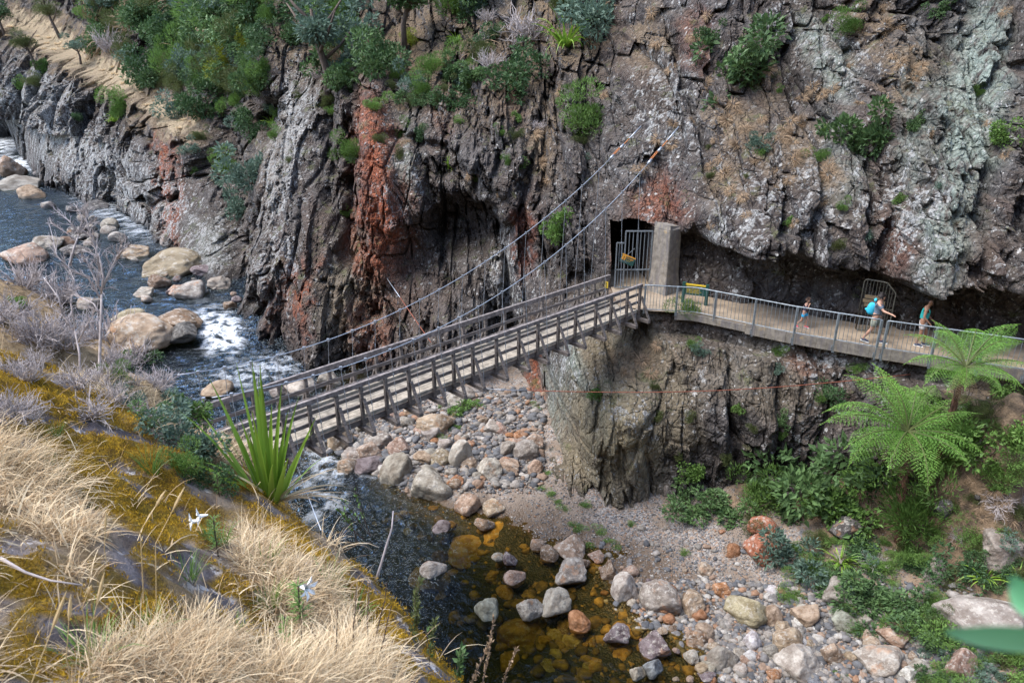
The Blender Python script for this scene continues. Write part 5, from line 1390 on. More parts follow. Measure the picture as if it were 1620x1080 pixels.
# ---- many more stones, smaller
def zone(n, poly, wlo, whi, cl, label, group):
    us = [p[0] for p in poly]; vs_ = [p[1] for p in poly]; k_ = 0
    while k_ < n:
        u, v = RK.uniform(min(us), max(us)), RK.uniform(min(vs_), max(vs_))
        ins = False
        for (a, b), (c, d) in zip(poly, poly[1:] + poly[:1]):
            if (b > v) != (d > v) and u < (c - a) * (v - b) / (d - b) + a: ins = not ins
        if not ins: continue
        w_ = wlo + (whi - wlo) * RK.random() ** 2.2
        boulder(u, v, w_, w_ * RK.uniform(.55, .9), RK.choice(cl), label, group, sink=.15, deep=.04 if 'under the clear' in label else 0); k_ += 1
zone(50, [(500,650),(660,610),(840,640),(850,740),(700,770),(520,745)], 12, 40, ['grey','tan','pink','pale','orange','grey'], 'smaller loose stone on the cobble bank under the bridge', 'loose stones under the bridge')
zone(28, [(860,870),(960,890),(1100,940),(1200,985),(1180,1080),(1000,1080),(960,960)], 9, 26, ['grey','tan','pink','purple','orange','brown','pale'], 'smaller stone along the right shore of the pool', 'stones along the pool shore')
zone(50, [(1080,960),(1250,930),(1440,990),(1560,1030),(1560,1085),(1080,1085)], 9, 28, ['grey','tan','pink','tan','orange','pale','blue','white'], 'smaller stone in the boulder spread at the bottom right', 'stones in the lower right boulder spread')
zone(6, [(1000,830),(1190,840),(1180,960),(1020,900)], 6, 15, ['orange','tan','pink','pale'], 'small stone scattered on the open gravel bar', 'stones scattered on the gravel bar')
zone(20, [(200,395),(370,420),(375,480),(330,500),(215,470)], 7, 20, ['grey','brown','tan','purple','pale'], 'smaller stone in the shallows around the flat topped block', 'stones around the flat topped block')
zone(18, [(560,830),(780,840),(980,960),(1060,1080),(780,1080),(690,960)], 9, 24, ['amber','amber','yellow','brown','amber'], 'small amber stone lying under the clear pool water', 'small sunken amber stones')
zone(4, [(0,240),(60,270),(90,330),(0,330)], 8, 20, ['tan','grey','brown'], 'small stone in the far left reach of the river', 'stones in the far river')
zone(4, [(1240,790),(1480,800),(1600,760),(1600,900),(1300,880)], 10, 26, ['grey','dark','brown','grey'], 'grey stone lying in the undergrowth at the right', 'stones in the undergrowth')

zone(16, [(60,315),(150,335),(230,385),(200,420),(90,380)], 10, 26, ['grey','dark','brown','grey'], 'dark stone breaking the upstream water left of the flat topped block', 'stones in the upstream water')
# ---- gravel: nobody could count it
def gravel():
    rng = np.random.default_rng(77); V_, F_, C_ = [], [], []; n = 0
    tries = 0
    cand = []
    for (poly_u, poly_v, cnt, lo, hi) in (((540, 1620), (600, 1080), 26000, .02, .055), ((840, 1240), (760, 1080), 9000, .02, .05), ((1000, 1560), (920, 1080), 7000, .04, .11), ((540, 860), (620, 780), 4500, .04, .12)):
        us = rng.uniform(*poly_u, cnt); vs_ = rng.uniform(*poly_v, cnt); sz = lo + (hi - lo) * rng.random(cnt) ** 2.5
        cand.append(np.stack([us, vs_, sz], 1))
    big = []
    for pu, pv, cnt, lo, hi in (((1000, 1580), (925, 1080), 1700, .07, .2), ((510, 860), (615, 770), 2000, .07, .27), ((860, 1180), (860, 1080), 500, .06, .16), ((200, 380), (390, 490), 160, .12, .35)):
        big.append(np.stack([rng.uniform(*pu, cnt), rng.uniform(*pv, cnt), lo + (hi - lo) * rng.random(cnt) ** 2], 1))
    shapes = [(rock_np(600 + i, .9, ICO2, 8), ICO2[1]) for i in range(8)]
    big = np.concatenate(big); cand = np.concatenate(cand + [big]); nbig = len(cand) - len(big)
    for ci_, (u, v, s) in enumerate(cand):
        b0, bf = (ICO1[0], ICO1[1]) if ci_ < nbig else shapes[ci_ % 8]
        d = ray(u, v).normalized(); loc, nor, idx, dist = GROUND_BVH.ray_cast(Vector((0, 0, 0)), d, 80)
        if loc is None or loc.z < zw(loc.y) - .12 or loc.z > -15.0: continue
        if loc.z > -15.9 and rng.random() < .6: continue
        a = rng.uniform(0, 6.28); c, sn = math.cos(a), math.sin(a)
        q = b0 * (s * np.array([rng.uniform(.8, 1.3), rng.uniform(.6, 1), rng.uniform(.4, .7)])) * (1 + rng.normal(0, .12 if ci_ < nbig else 0, (len(b0), 1)))
        q = np.stack([q[:, 0] * c - q[:, 1] * sn, q[:, 0] * sn + q[:, 1] * c, q[:, 2]], 1) + np.array(loc) + [0, 0, s * .2]
        V_.append(q); F_.append(bf + n); C_.append(np.full(len(q), rng.random())); n += len(q)
    me = mesh_np('gravel', np.concatenate(V_), np.concatenate(F_), [M['pebble']], True); attr(me, 'tone', np.concatenate(C_)); return me
k = NT('pebbles'); t_ = k.attr('tone'); cr = k.n('ValToRGB', {0: t_}); cr.color_ramp.interpolation = 'CONSTANT'
els = cr.color_ramp.elements; els[0].position = 0; els[0].color = (.11, .113, .12, 1); els[1].position = .2; els[1].color = (.20, .185, .165, 1)
for p_, c_ in ((.4, (.27, .245, .22)), (.55, (.155, .148, .145)), (.7, (.25, .175, .125)), (.82, (.075, .078, .085)), (.9, (.36, .34, .31)), (.95, (.26, .15, .09))): e = els.new(p_); e.color = c_ + (1,)
pn = k.noise(k.coord('Object'), 9, 5, .7)
M['pebble'] = k.done(k.bsdf(k.mix(k.ramp(pn, .35, .65), cr.outputs[0], k.mix(1.0, cr.outputs[0], (.62, .58, .54), 'MULTIPLY')), .85, k.bump(pn, .5, .04)))
def bed_stones():
    rng = np.random.default_rng(78); V_, F_, C_ = [], [], []; n = 0
    shapes = [rock_np(620 + i, .35, ICO2, 9) for i in range(6)]
    for i in range(1000):
        u, v = rng.uniform(520, 1140), rng.uniform(800, 1085); d = ray(u, v).normalized(); loc, nor, idx, dist = GROUND_BVH.ray_cast(Vector((0, 0, 0)), d, 80)
        if loc is None or loc.z > -17.08 or (loc.z < -17.75 and rng.random() < .7): continue
        s = .06 + .24 * rng.random() ** 2.5; a = rng.uniform(0, 6.28); c, sn = math.cos(a), math.sin(a)
        q = shapes[i % 6] * s * [1, .8, .55]; q = np.stack([q[:, 0] * c - q[:, 1] * sn, q[:, 0] * sn + q[:, 1] * c, q[:, 2]], 1) + np.array(loc) + [0, 0, -.02]
        if q[:, 2].max() > -17.03: q[:, 2] -= q[:, 2].max() + 17.03
        V_.append(q); F_.append(ICO2[1] + n); C_.append(np.full(len(q), rng.random())); n += len(q)
    me = mesh_np('river_bed_stones', np.concatenate(V_), np.concatenate(F_), [M['amber']], True); attr(me, 'tone', np.concatenate(C_)); return me
k = NT('algae_stained_stones'); bn = k.noise(k.coord('Object'), 5, 5, .7); t_ = k.attr('tone')
M['amber'] = k.done(k.bsdf(k.mix(k.ramp(bn, .35, .65), k.mix(t_, (.035, .027, .012), (.15, .095, .03)), k.mix(t_, (.10, .07, .025), (.42, .27, .075))), .8))
set_props(obj('river_bed_stones', bed_stones()), 'amber algae stained stones on the bed of the clear pool', 'stones', None, 'stuff')
set_props(obj('gravel', gravel()), 'loose grey and tan pebbles covering the gravel bar', 'gravel', None, 'stuff')
# ================================================================== NEAR HILLSIDE
def hill_pt(u, v):
    h = cast(u, v, ('hill',)); return h
# ---- dry grass: one mass of blades
def dry_grass():
    rng = np.random.default_rng(5); B, D0, Ln, Wd, Tn = [], [], [], [], []
    n_c = 0
    hz = HZ; 
    samples = []
    for _ in range(95000):
        u = rng.uniform(-60, 720); v = rng.uniform(520, 1110); samples.append((u, v))
    for _ in range(26000): samples.append((rng.uniform(-700, -60), rng.uniform(250, 1250)))
    for _ in range(6000): samples.append((rng.uniform(-200, 900), rng.uniform(1110, 1500)))
    for u, v in samples:
        h = HILL_BVH.ray_cast(Vector((0, 0, 0)), ray(u, v).normalized(), 14)
        if h[0] is None: continue
        p = h[0]; d_ = h[3]
        i = np.searchsorted(hx, p.x); j = np.searchsorted(hy, p.y); i = min(i, len(hx) - 1); j = min(j, len(hy) - 1)
        rk = h_rock[j, i]; cl = vnoise2(np.array([p.x * 2.2]), np.array([p.y * 2.2]), 400)[0]
        if rk > .18 and rng.random() < .99: continue
        pt = fbm2(np.array([p.x * 2.6]), np.array([p.y * 2.6]), 3, seed=404)[0]
        if pt < -.2 and rng.random() < .93: continue
        if cl < -.45 and rng.random() < .7: continue
        nb_ = 3 if d_ < 6 else 2
        a0 = fbm2(np.array([p.x * 1.3]), np.array([p.y * 1.3]), 2, seed=402)[0] * 4
        for k_ in range(nb_):
            a = a0 + rng.normal(0, 2.4); up = rng.uniform(.15, 1.5)
            B.append((p.x + rng.normal(0, .03), p.y + rng.normal(0, .03), p.z - .02)); D0.append((math.cos(a) * .7 + .15, math.sin(a) * .7 - .1, up))
            Ln.append((.05 + .23 * rng.random() ** 1.6) * (1 + .4 * cl) * (1 if d_ < 5 else 1.2)); Wd.append(rng.uniform(.0013, .0036) * (1 if d_ < 4 else 1.4)); Tn.append(np.clip(.5 + .15 * cl + rng.normal(0, .36), 0, 1))
    B = np.array(B); D = unit(np.array(D0)); Ln = np.array(Ln); Wd = np.array(Wd); n = len(B)
    side = unit(np.cross(D, [0, 0, 1]) + rng.normal(0, .4, (n, 3))); V_ = []; p = B.copy(); seg = 4
    bend = rng.uniform(.6, 2.0, n)[:, None]
    for i in range(seg + 1):
        t = i / seg; w_ = (Wd * (1 - t ** 1.6 * .85))[:, None]
        V_ += [p - side * w_, p + side * w_]; D = unit(D + np.array([0, 0, -1.0]) * bend / seg * (.3 + t)); p = p + D * (Ln / seg)[:, None]
    V_ = np.stack(V_, 1).reshape(-1, 3); base = np.arange(n)[:, None] * (2 * seg + 2)
    F_ = np.concatenate([base + np.array([[2 * i, 2 * i + 1, 2 * i + 3, 2 * i + 2]]) for i in range(seg)], 0)
    me = mesh_np('dry_grass', V_, F_, [M['leaf_straw']]); attr(me, 'tone', np.repeat(np.array(Tn), 2 * seg + 2)); return me
set_props(obj('dry_grass', dry_grass()), 'straw coloured dry grass covering the near hillside', 'grass', None, 'stuff')

# ---- moss cushions on the outcrops: fuzzy fine mass
def moss_mass():
    rng = np.random.default_rng(9); P_, D_ = [], []
    J, I = np.nonzero((h_moss > .55) & near & (hU > -80) & (hU < 760) & (hV < 1130))
    pick = rng.integers(0, len(J), 90000); J, I = J[pick], I[pick]
    p = np.stack([HX[J, I], HY[J, I], HZ[J, I]], 1) + rng.normal(0, .018, (len(J), 3)) * [1, 1, .3]
    dr = unit(rng.normal(0, .6, (len(J), 3)) + [0, 0, 1.0]); v, f = leaves_np(p, dr, rng.uniform(.012, .03, len(J)), rng.uniform(.004, .008, len(J)), rng)
    me = mesh_np('moss', v, f, [M['moss']], False); tn = np.clip(.5 + .5 * fbm2(p[:, 0] * 4, p[:, 1] * 4, 3, seed=410) + rng.normal(0, .15, len(J)), 0, 1); attr(me, 'tone', np.repeat(tn, 4)); return me
M['moss'] = mat_leaf('golden_moss', (.17, .10, .01), (.56, .35, .035), .9, .15, .1)
set_props(obj('moss', moss_mass()), 'golden brown moss cushions on the near rock outcrops', 'moss', None, 'stuff')

# ---- flax clump at the crest
def flax(base, scale, label):
    o = empty('flax', base); set_props(o, label, 'plant'); rng = np.random.default_rng(31)
    spec = [(-.35,.10,1.05,1.30,.5),(-.12,.05,1.2,1.42,.35),(.02,.02,1.2,1.35,.15),(.10,-.05,1.2,1.48,.2),(.2,.1,1.1,1.2,.3),(-.55,0,.95,1.15,.7),(-.8,-.05,.7,1.0,1.2),(-1.1,0,.45,.95,1.3),(.32,.1,1.0,1.1,.4),(.5,-.1,.9,.95,.5),(-.2,-.2,1.1,1.05,.3),
            (.05,-.2,1.2,1.1,.2),(-.4,-.25,.9,.8,1.0),(.28,-.25,1.1,.9,.3),(.7,-.1,.8,.75,.5),(-.65,.2,1.0,1.0,.4),(.62,.15,1.1,.95,.2),(-.05,.25,1.2,1.2,.2),(.45,-.3,1.0,.72,.3)]
    spec += [(a * .8 + rng.normal(0, .15), b + rng.normal(0, .15), c * rng.uniform(.85, 1.1), d * rng.uniform(.6, .98), e + rng.uniform(0, .5)) for a, b, c, d, e in spec[:14]]
    for i, (dx, dy, dz_, L, bd) in enumerate(spec):
        vs, fs = ribbon((dx * .14, dy * .12, -.05), (dx * .8, dy, dz_ * 1.05), L * scale, .066 * scale, bd, 10, (.2 * (-1) ** i, .5, 0))
        vs = [Vector(v) for v in vs]
        mid = [(vs[2 * k] + vs[2 * k + 1]) / 2 + Vector((0, .012, -.008)) * scale for k in range(11)]
        V_ = []; F_ = []
        for k in range(11): V_ += [vs[2 * k], mid[k], vs[2 * k + 1]]
        for k in range(10): F_ += [(3 * k, 3 * k + 1, 3 * k + 4, 3 * k + 3), (3 * k + 1, 3 * k + 2, 3 * k + 5, 3 * k + 4)]
        me = mesh_np('leaf', np.array([tuple(v) for v in V_]), np.array(F_), [M['leaf_flax']]); attr(me, 'tone', np.clip(rng.uniform(.25, .9) + np.linspace(-.15, .15, 33), 0, 1)); obj('leaf', me, o)
    for i in range(16):
        a = rng.uniform(-.6, 1.9); d = Vector((math.sin(a), rng.uniform(-.4, .3), rng.uniform(.15, .8)))
        vs, fs = ribbon((.05, 0, -.05), d, rng.uniform(.45, .85) * scale, .026 * scale, rng.uniform(.3, 1.1), 7, rng.normal(0, .5, 3))
        me = mesh_np('dead_leaf', np.array([tuple(v) for v in vs]), np.array(fs), [M['leaf_straw']]); attr(me, 'tone', np.full(len(vs), rng.uniform(.1, .8))); obj('dead_leaf', me, o)
fb = hill_pt(425, 786)[0]
flax(fb, 1.0 * (fb.y * CP - fb.z * SP) / 7.0, 'tall green flax clump with straw coloured dead leaves on the crest before the bridge')

# ---- bare trees and dry bushes on the left bank
def bare_tree(path, r, seed, label, t):
    P3 = [at(u, v, t) for u, v in path]; b = P3[0]; o = empty('bare_tree', b); set_props(o, label, 'tree'); L = [p - b for p in P3]
    MB().tube(L, [r * (1 - .5 * i / (len(L) - 1)) for i in range(len(L))], 7).build('trunk', M['twig_grey'], o, True)
    return o, b
def branch_part(o, b, lines, r, t, seed, twigs=5, dt=0):
    rng = np.random.default_rng(seed)
    for ln in lines:
        P3 = [at(u, v, t + dt * i * rng.uniform(-.5, .5)) - b for i, (u, v) in enumerate(ln)]; mb_ = MB().tube(P3, [r * (1 - .7 * i / (len(P3) - 1)) for i in range(len(P3))], 5)
        for i in range(1, len(P3)):
            for k_ in range(twigs):
                p = P3[i - 1].lerp(P3[i], rng.uniform(0, 1)); d = ((P3[i] - P3[i - 1]).normalized() + Vector(rng.normal(0, .6, 3)) + Vector((0, 0, .3))).normalized(); L_ = rng.uniform(.12, .42)
                q = p + d * L_ * .5 + Vector(rng.normal(0, .02, 3)); e = q + (d + Vector(rng.normal(0, .35, 3))).normalized() * L_ * .5
                mb_.tube([p, q, e], [r * .35, r * .25, r * .12], 4, cap=False)
                for _ in range(2): mb_.tube([q, q + (d + Vector(rng.normal(0, .6, 3))).normalized() * L_ * .4], [r * .2, r * .08], 3, cap=False)
        mb_.build('branch', M['twig_grey'], o, True)
T1 = 13.5
o, b = bare_tree([(157,740),(156,640),(158,560),(160,500),(161,460)], .036, 1, 'tall bare grey tree forking over the left river bank', T1)
branch_part(o, b, [[(161,462),(150,440),(138,415),(124,408)],[(160,466),(164,440),(158,410),(150,385),(146,362)],[(162,455),(176,425),(186,405),(193,382)],[(158,470),(140,440),(110,425),(90,405),(82,370)],[(158,430),(152,395),(140,360),(132,330)],[(160,500),(148,480),(128,470)],[(185,408),(195,395),(205,390)]], .022, T1, 2, 7, .25)
o, b = bare_tree([(128,640),(126,560),(118,520)], .028, 3, 'shorter bare grey shrub tree left of the tall forking one', T1 + 1)
branch_part(o, b, [[(118,522),(100,500),(80,485),(66,462)],[(120,520),(112,480),(118,445),(108,420)],[(124,540),(140,510),(150,492)],[(100,500),(92,470),(70,440)]], .019, T1 + 1, 4, 7, .25)
o, b = bare_tree([(110,420),(118,390),(125,370)], .045, 5, 'pale bare bush leaning over the upstream water', 24)
branch_part(o, b, [[(125,370),(110,350),(85,330)],[(125,370),(130,345),(120,325)],[(122,375),(140,355),(158,350)],[(120,380),(100,365),(80,352)],[(125,372),(140,340),(135,328)]], .03, 24, 6, 9, .3)
for (u, v, r, lab) in ((40,420,60,'pale twiggy bush on the left bank at the picture edge'), (90,445,56,'greyish twiggy bush left of the bare trees'), (20,470,58,'grey twiggy bush above the dry grass at the left edge'), (70,500,60,'large grey twiggy bush behind the dry grass'),
                       (130,520,36,'grey twiggy bush at the foot of the bare trees'), (200,560,40,'grey twiggy bush below the huge tan boulder'), (250,590,40,'grey twiggy bush right of the bare trees'), (180,610,44,'grey twiggy bush on the bank behind the mossy outcrop'), (230,640,40,'grey twiggy bush behind the mossy ridge'),
                       (10,395,40,'pinkish grey dry bush at the far left edge'), (300,640,38,'grey twiggy bush among the green ones near the bridge end'), (270,670,36,'twiggy bush directly behind the crest'), (60,555,30,'low twiggy bush behind the dry grass')):
    plant('twig', u, v, r, lab, None, 1.0, ('hill',), .2)
tw = random.Random(41)
for i in range(22):
    uu, vv = tw.uniform(-20, 290), tw.uniform(395, 660)
    if vv < 395 + uu * .45: continue
    plant('twig', uu, vv, tw.uniform(34, 60), 'leafless grey twiggy bush in the thicket covering the left bank', 'twiggy thicket on the left bank', tw.uniform(.8, 1.2), ('hill',), .2)
for (kd, u, v, r, lab, sq) in (('broad', 225, 575, 26, 'green leafy shrub in front of the huge tan boulder', .8), ('bright', 290, 625, 46, 'green leafy shrub with reddish tips near the bridge end', .8), ('broad', 335, 650, 58, 'large green shrub hiding the near bridge end', .9), ('grey', 300, 680, 50, 'blue green shrub left of the flax clump', .9),
                               ('broad', 365, 640, 40, 'leafy shrub standing before the bridge cable', .9), ('finebright', 285, 730, 34, 'feathery green shrub behind the crest left of the flax', 1.0), ('dark', 335, 740, 36, 'dark green shrub behind the base of the flax', .8), ('finebright', 180, 590, 24, 'feathery green shrub at the foot of the bare trees', .9),
                               ('broad', 400, 690, 36, 'small leafy shrub in front of the bridge rails', .9), ('bright', 25, 470, 18, 'small green leafy sprig at the left edge', .9), ('broad', 240, 655, 26, 'green shrub on the bank behind the mossy ridge', .8), ('grey', 275, 640, 26, 'grey green shrub among the twiggy bushes', .9), ('grey', 205, 625, 24, 'grey green shrub right of the tall bare tree', .9)):
    plant(kd, u, v, r, lab, None, sq, ('hill',), .2)

gt_ = make_tuft(140, 60, .5, .012, 1.2, M['leaf_bright'], .6, 1.1, 4, 'green_grass', .08)
for i, (u, v) in enumerate([(60,735),(85,760),(240,745),(330,850),(352,860),(420,905),(470,1040),(300,915),(150,1050),(90,690),(430,960),(520,930),(375,1000),(240,1010),(560,985)]):
    p = hill_pt(u, v)[0]; o = obj('grass_tuft', gt_, None, p, (0, 0, i * 1.3), (.28 + .12 * (i % 3),) * 3); set_props(o, 'small tuft of fresh green grass among the straw', 'grass tuft', 'green grass tufts on the near hillside')
# ---- small things in the near grass
def spiky_plant(u, v, hpx, label, flower=None, heads=1):
    h = hill_pt(u, v + 0); p = h[0]; t = p.y * CP - p.z * SP; hh = hpx * t / FPX; o = empty('lily_plant' if flower else 'weed', p); set_props(o, label, 'plant'); rng = np.random.default_rng(int(u))
    mb_ = MB().tube([(0, 0, -.03), (.02 * hh, 0, hh * .5), (0.05 * hh, 0, hh)], [.012 * hh + .002, .01 * hh + .0015, .004], 6); mb_.build('stem', M['twig_dark'], o, True)
    V_, F_, T_ = [], [], []
    for i in range(70):
        f = rng.uniform(.25, 1.0); a = rng.uniform(0, 6.28); vs, fs = ribbon((.04 * hh * f, 0, hh * f), (math.cos(a), math.sin(a), .55), hh * .26 * (1.1 - .4 * f), hh * .022, .6, 3)
        o_ = len(V_); V_ += [tuple(q) for q in vs]; F_ += [tuple(q + o_ for q in ff) for ff in fs]; T_ += [rng.uniform(.2, 1)] * len(vs)
    me = mesh_np('leaves', np.array(V_), np.array(F_), [M['leaf_bright']]); attr(me, 'tone', T_); obj('leaves', me, o)
    if flower:
        for (dx, dz_) in flower:
            mb_ = MB()
            fc = Vector((dx * hh, -.02, hh + dz_ * hh)); dr = Vector((1 if dx > 0 else -1, -.5, .1)).normalized(); sdv = dr.cross(Vector((0, 0, 1))).normalized(); uv_ = sdv.cross(dr); S_ = hh * .16
            mb_.tube([fc - dr * S_ * 1.3, fc - dr * S_ * .3], [S_ * .1, S_ * .28], 8, cap=False)
            for k_ in range(6):
                a = k_ * math.pi / 3; e = sdv * math.cos(a) + uv_ * math.sin(a); s2 = dr.cross(e)
                c0 = fc - dr * S_ * .3 + e * S_ * .25
                mb_.add([c0 - s2 * S_ * .14, c0 + s2 * S_ * .14, c0 + e * S_ * .4 + dr * S_ * .35 + s2 * S_ * .2, c0 + e * S_ * .95 + dr * S_ * .3, c0 + e * S_ * .4 + dr * S_ * .35 - s2 * S_ * .2], [(0, 1, 2, 3, 4)])
            mb_.build('flower', M['petal'], o)
spiky_plant(478, 1010, 105, 'white flowered spiky green plant at the right of the dry grass', [(.22, -.02)])
spiky_plant(455, 1030, 70, 'smaller spiky green plant left of the white flowered one')
spiky_plant(345, 880, 75, 'spiky green plant with drooping white flowers in the middle of the grass', [(-.25, .05), (-.42, -.08)])
spiky_plant(347, 785, 42, 'slender weed with a green tuft left of the flax')
M['stalk'] = mat_leaf('straw_stalk', (.5, .36, .17), (.78, .62, .36), .8, .2, .1)
for i, (u0, v0, u1, v1, t0) in enumerate(((222,840,262,775,2.9),(246,860,292,770,3.0),(138,1020,165,905,2.4),(300,1000,340,945,3.2),(165,870,168,810,3.3),(50,1080,105,935,2.2),(130,960,145,925,2.6),(105,1040,112,940,2.4))):
    b = at(u0, v0, t0); e = at(u1, v1, t0 - .1); o = empty('grass_stalk', b); set_props(o, 'thin straw grass stalk with a long pale seed head in the near grass', 'grass stalk', 'seeding grass stalks in the near grass')
    L = e - b; root = Vector((0, 0, -.28)) - L * .4
    st = MB().tube([root, Vector((0, 0, 0)), L * .62], [.0022, .0018, .0014], 5).mesh('stalk', [M['stalk']]); attr(st, 'tone', np.full(len(st.vertices), .5)); obj('stalk', st, o)
    hd = MB().tube([L * .6, L * .7, L * .85, L], [.002, .006, .0055, .001], 6).mesh('seed_head', [M['stalk']]); attr(hd, 'tone', np.full(len(hd.vertices), .9)); obj('seed_head', hd, o)
def stick(pts, t, r, label, mat='twig_grey'):
    P3 = [at(u, v, t) for u, v in pts]; o = empty('dead_twig', P3[0]); set_props(o, label, 'twig'); L = [p - P3[0] for p in P3]
    MB().tube(L, [r * (1 - .6 * i / (len(L) - 1)) for i in range(len(L))], 6).build('stem', M[mat], o, True); return o
o = stick([(592,925),(602,895),(612,860),(620,835),(622,808)], 6.0, .012, 'thin bare twig sticking up beside the mossy ridge over the pool')
stick([(0,882),(40,905),(80,918),(130,925)], 2.9, .007, 'pale curved dead stick lying in the grass at the left edge')
stick([(398,735),(415,780),(410,815)], 6.6, .006, 'thin pale dead stem below the flax')
h = hill_pt(313, 852)[0]
# sprigs over the pool at the bottom
def sprig(u, v, t, hpx, leafmat, L, W, nlv, label, nst=5, seed=1, spread=.35):
    rng = np.random.default_rng(seed); b = at(u, v, t); hh = hpx * t / FPX; o = empty('bush', b); set_props(o, label, 'bush')
    mb_ = MB(); P_, D_ = [], []
    for i in range(nst):
        d = Vector((rng.normal(0, spread), rng.normal(0, spread), 1)).normalized(); p = Vector((rng.normal(0, .05), rng.normal(0, .05), -.5)); pts = [p]
        hl = hh * rng.uniform(.6, 1.05) + .5
        for k_ in range(8): d = (d + Vector(rng.normal(0, .08, 3))).normalized(); p = p + d * hl / 8; pts.append(p)
        mb_.tube(pts, [.007 * (1 - .09 * k_) for k_ in range(9)], 5, cap=False)
        for k_ in range(nlv):
            f = rng.uniform(.35, 1) * 7.99; q = pts[int(f)].lerp(pts[int(f) + 1], f % 1); e = (d + Vector(rng.normal(0, .8, 3)) + Vector((0, 0, .3))).normalized(); P_.append(q); D_.append(e)
    mb_.build('stem', M['twig_dark'], o, True)
    v_, f_ = leaves_np(np.array(P_), np.array(D_), L * rng.uniform(.6, 1.2, len(P_)), W, rng); me = mesh_np('leaves', v_, f_, [M[leafmat]], False); attr(me, 'tone', np.repeat(rng.uniform(0, 1, len(P_)), 4)); obj('leaves', me, o)
sprig(650, 1010, 5.2, 90, 'leaf_olive', .055, .011, 150, 'needle leaved green sprig leaning out over the pool', 6, 3, .2)
sprig(670, 1075, 4.8, 50, 'leaf_green', .06, .03, 50, 'small leafy green sprig at the bottom edge over the pool', 6, 4)
sprig(735, 1090, 4.8, 80, 'leaf_brown', .03, .014, 130, 'dry brown sprig at the bottom edge over the pool', 5, 5, .3)
sprig(580, 790, 8.0, 24, 'leaf_bright', .05, .02, 20, 'little green sprig on the ridge right of the flax', 4, 8)
sprig(540, 1060, 3.6, 130, 'twig_grey' if False else 'leaf_brown', .02, .006, 40, 'grey brown dry bush at the bottom edge in front of the ridge', 9, 9, .3)
sprig(686, 1085, 4.4, 150, 'leaf_green', .04, .012, 8, 'single slender green stem at the bottom edge', 1, 12, .02)

# ---- leafy branch close to the camera at the right
bb = at(1690, 1130, 0.384); LB = empty('leafy_branch', bb); set_props(LB, 'out of focus glossy green leaves very near at the right edge', 'branch')
root = Vector((.75, .2, H(.75, .2) - .05)) - bb
MB().tube([root, Vector((.06, .03, -.25)), Vector((0, 0, 0)), at(1668, 1010, 0.372) - bb, at(1660, 880, 0.360) - bb], [.006, .004, .003, .0025, .0015], 6).build('stem', M['leaf_olive'], LB, True)
M['leaf_near'] = mat_leaf('leaf_near_green', (.07, .28, .12), (.24, .58, .32), .35, .3, .5)
def big_leaf(a, m, e, w_):
    a, m, e = a - bb, m - bb, e - bb; V_ = []; n = 12
    for i in range(n + 1):
        t = i / n; p = a * (1 - t) ** 2 + m * 2 * t * (1 - t) + e * t * t; wd = w_ * math.sin(math.pi * min(.98, .04 + t * .94)) ** .75
        tg = (e - a).normalized(); s_ = tg.cross(Vector((0, 1, .35))).normalized()
        V_ += [p - s_ * wd + Vector((0, -.002, .003)), p, p + s_ * wd + Vector((0, -.002, .003))]
    F_ = []
    for k_ in range(n): F_ += [(3 * k_, 3 * k_ + 1, 3 * k_ + 4, 3 * k_ + 3), (3 * k_ + 1, 3 * k_ + 2, 3 * k_ + 5, 3 * k_ + 4)]
    me = mesh_np('leaf', np.array([tuple(v) for v in V_]), np.array(F_), [M['leaf_near']]); attr(me, 'tone', np.tile([.1, .6, 1.0], n + 1)); obj('leaf', me, LB)  # one half toned lighter: a glossy highlight painted into the leaf colour
big_leaf(at(1668, 1030, 0.372), at(1600, 1010, 0.360), at(1492, 1000, 0.353), .0115)
big_leaf(at(1660, 985, 0.366), at(1615, 960, 0.372), at(1595, 915, 0.372), .0075)
big_leaf(at(1664, 1000, 0.372), at(1700, 950, 0.372), at(1720, 900, 0.372), .0062)
# ================================================================== PEOPLE
M['skin'] = plain('skin', (.42, .235, .16), .6, 0, .08, 12, .03)
M['skin_tan'] = plain('tanned_skin', (.30, .155, .095), .6, 0, .08, 12, .03)
for nm, c_ in (('hair', (.018, .013, .012)), ('hair_brown', (.07, .04, .025)), ('teal_cloth', (.02, .36, .34)), ('grey_cloth', (.46, .42, .40)), ('blue_grey_cloth', (.13, .17, .22)), ('khaki_cloth', (.24, .255, .20)),
               ('navy', (.025, .035, .075)), ('turquoise', (.03, .42, .58)), ('purple_cloth', (.045, .035, .075)), ('cyan_cloth', (.02, .34, .60)), ('pink_shoe', (.85, .10, .13)), ('sole', (.75, .75, .73)), ('dark_grey', (.05, .055, .065))):
    M[nm] = plain('cloth_' + nm, c_, .8, 0, .15, 10, .2)

def skin_mesh(name, verts, edges, mat, sub=2):
    """verts: list of (x, y, z, rx, ry)"""
    me = bpy.data.meshes.new(name); me.from_pydata([v[:3] for v in verts], edges, [])
    o = link(bpy.data.objects.new(name, me)); md = o.modifiers.new('skin', 'SKIN'); md.use_smooth_shade = True
    for i, v in enumerate(verts): me.skin_vertices[0].data[i].radius = (v[3], v[4] if len(v) > 4 else v[3]); me.skin_vertices[0].data[i].use_root = (i == 0)
    sb = o.modifiers.new('sub', 'SUBSURF'); sb.levels = sub; sb.render_levels = sub
    dg = bpy.context.evaluated_depsgraph_get(); m2 = bpy.data.meshes.new_from_object(o.evaluated_get(dg)); bpy.data.objects.remove(o); bpy.data.meshes.remove(me)
    m2.name = name; m2.materials.clear(); m2.materials.append(mat); return m2

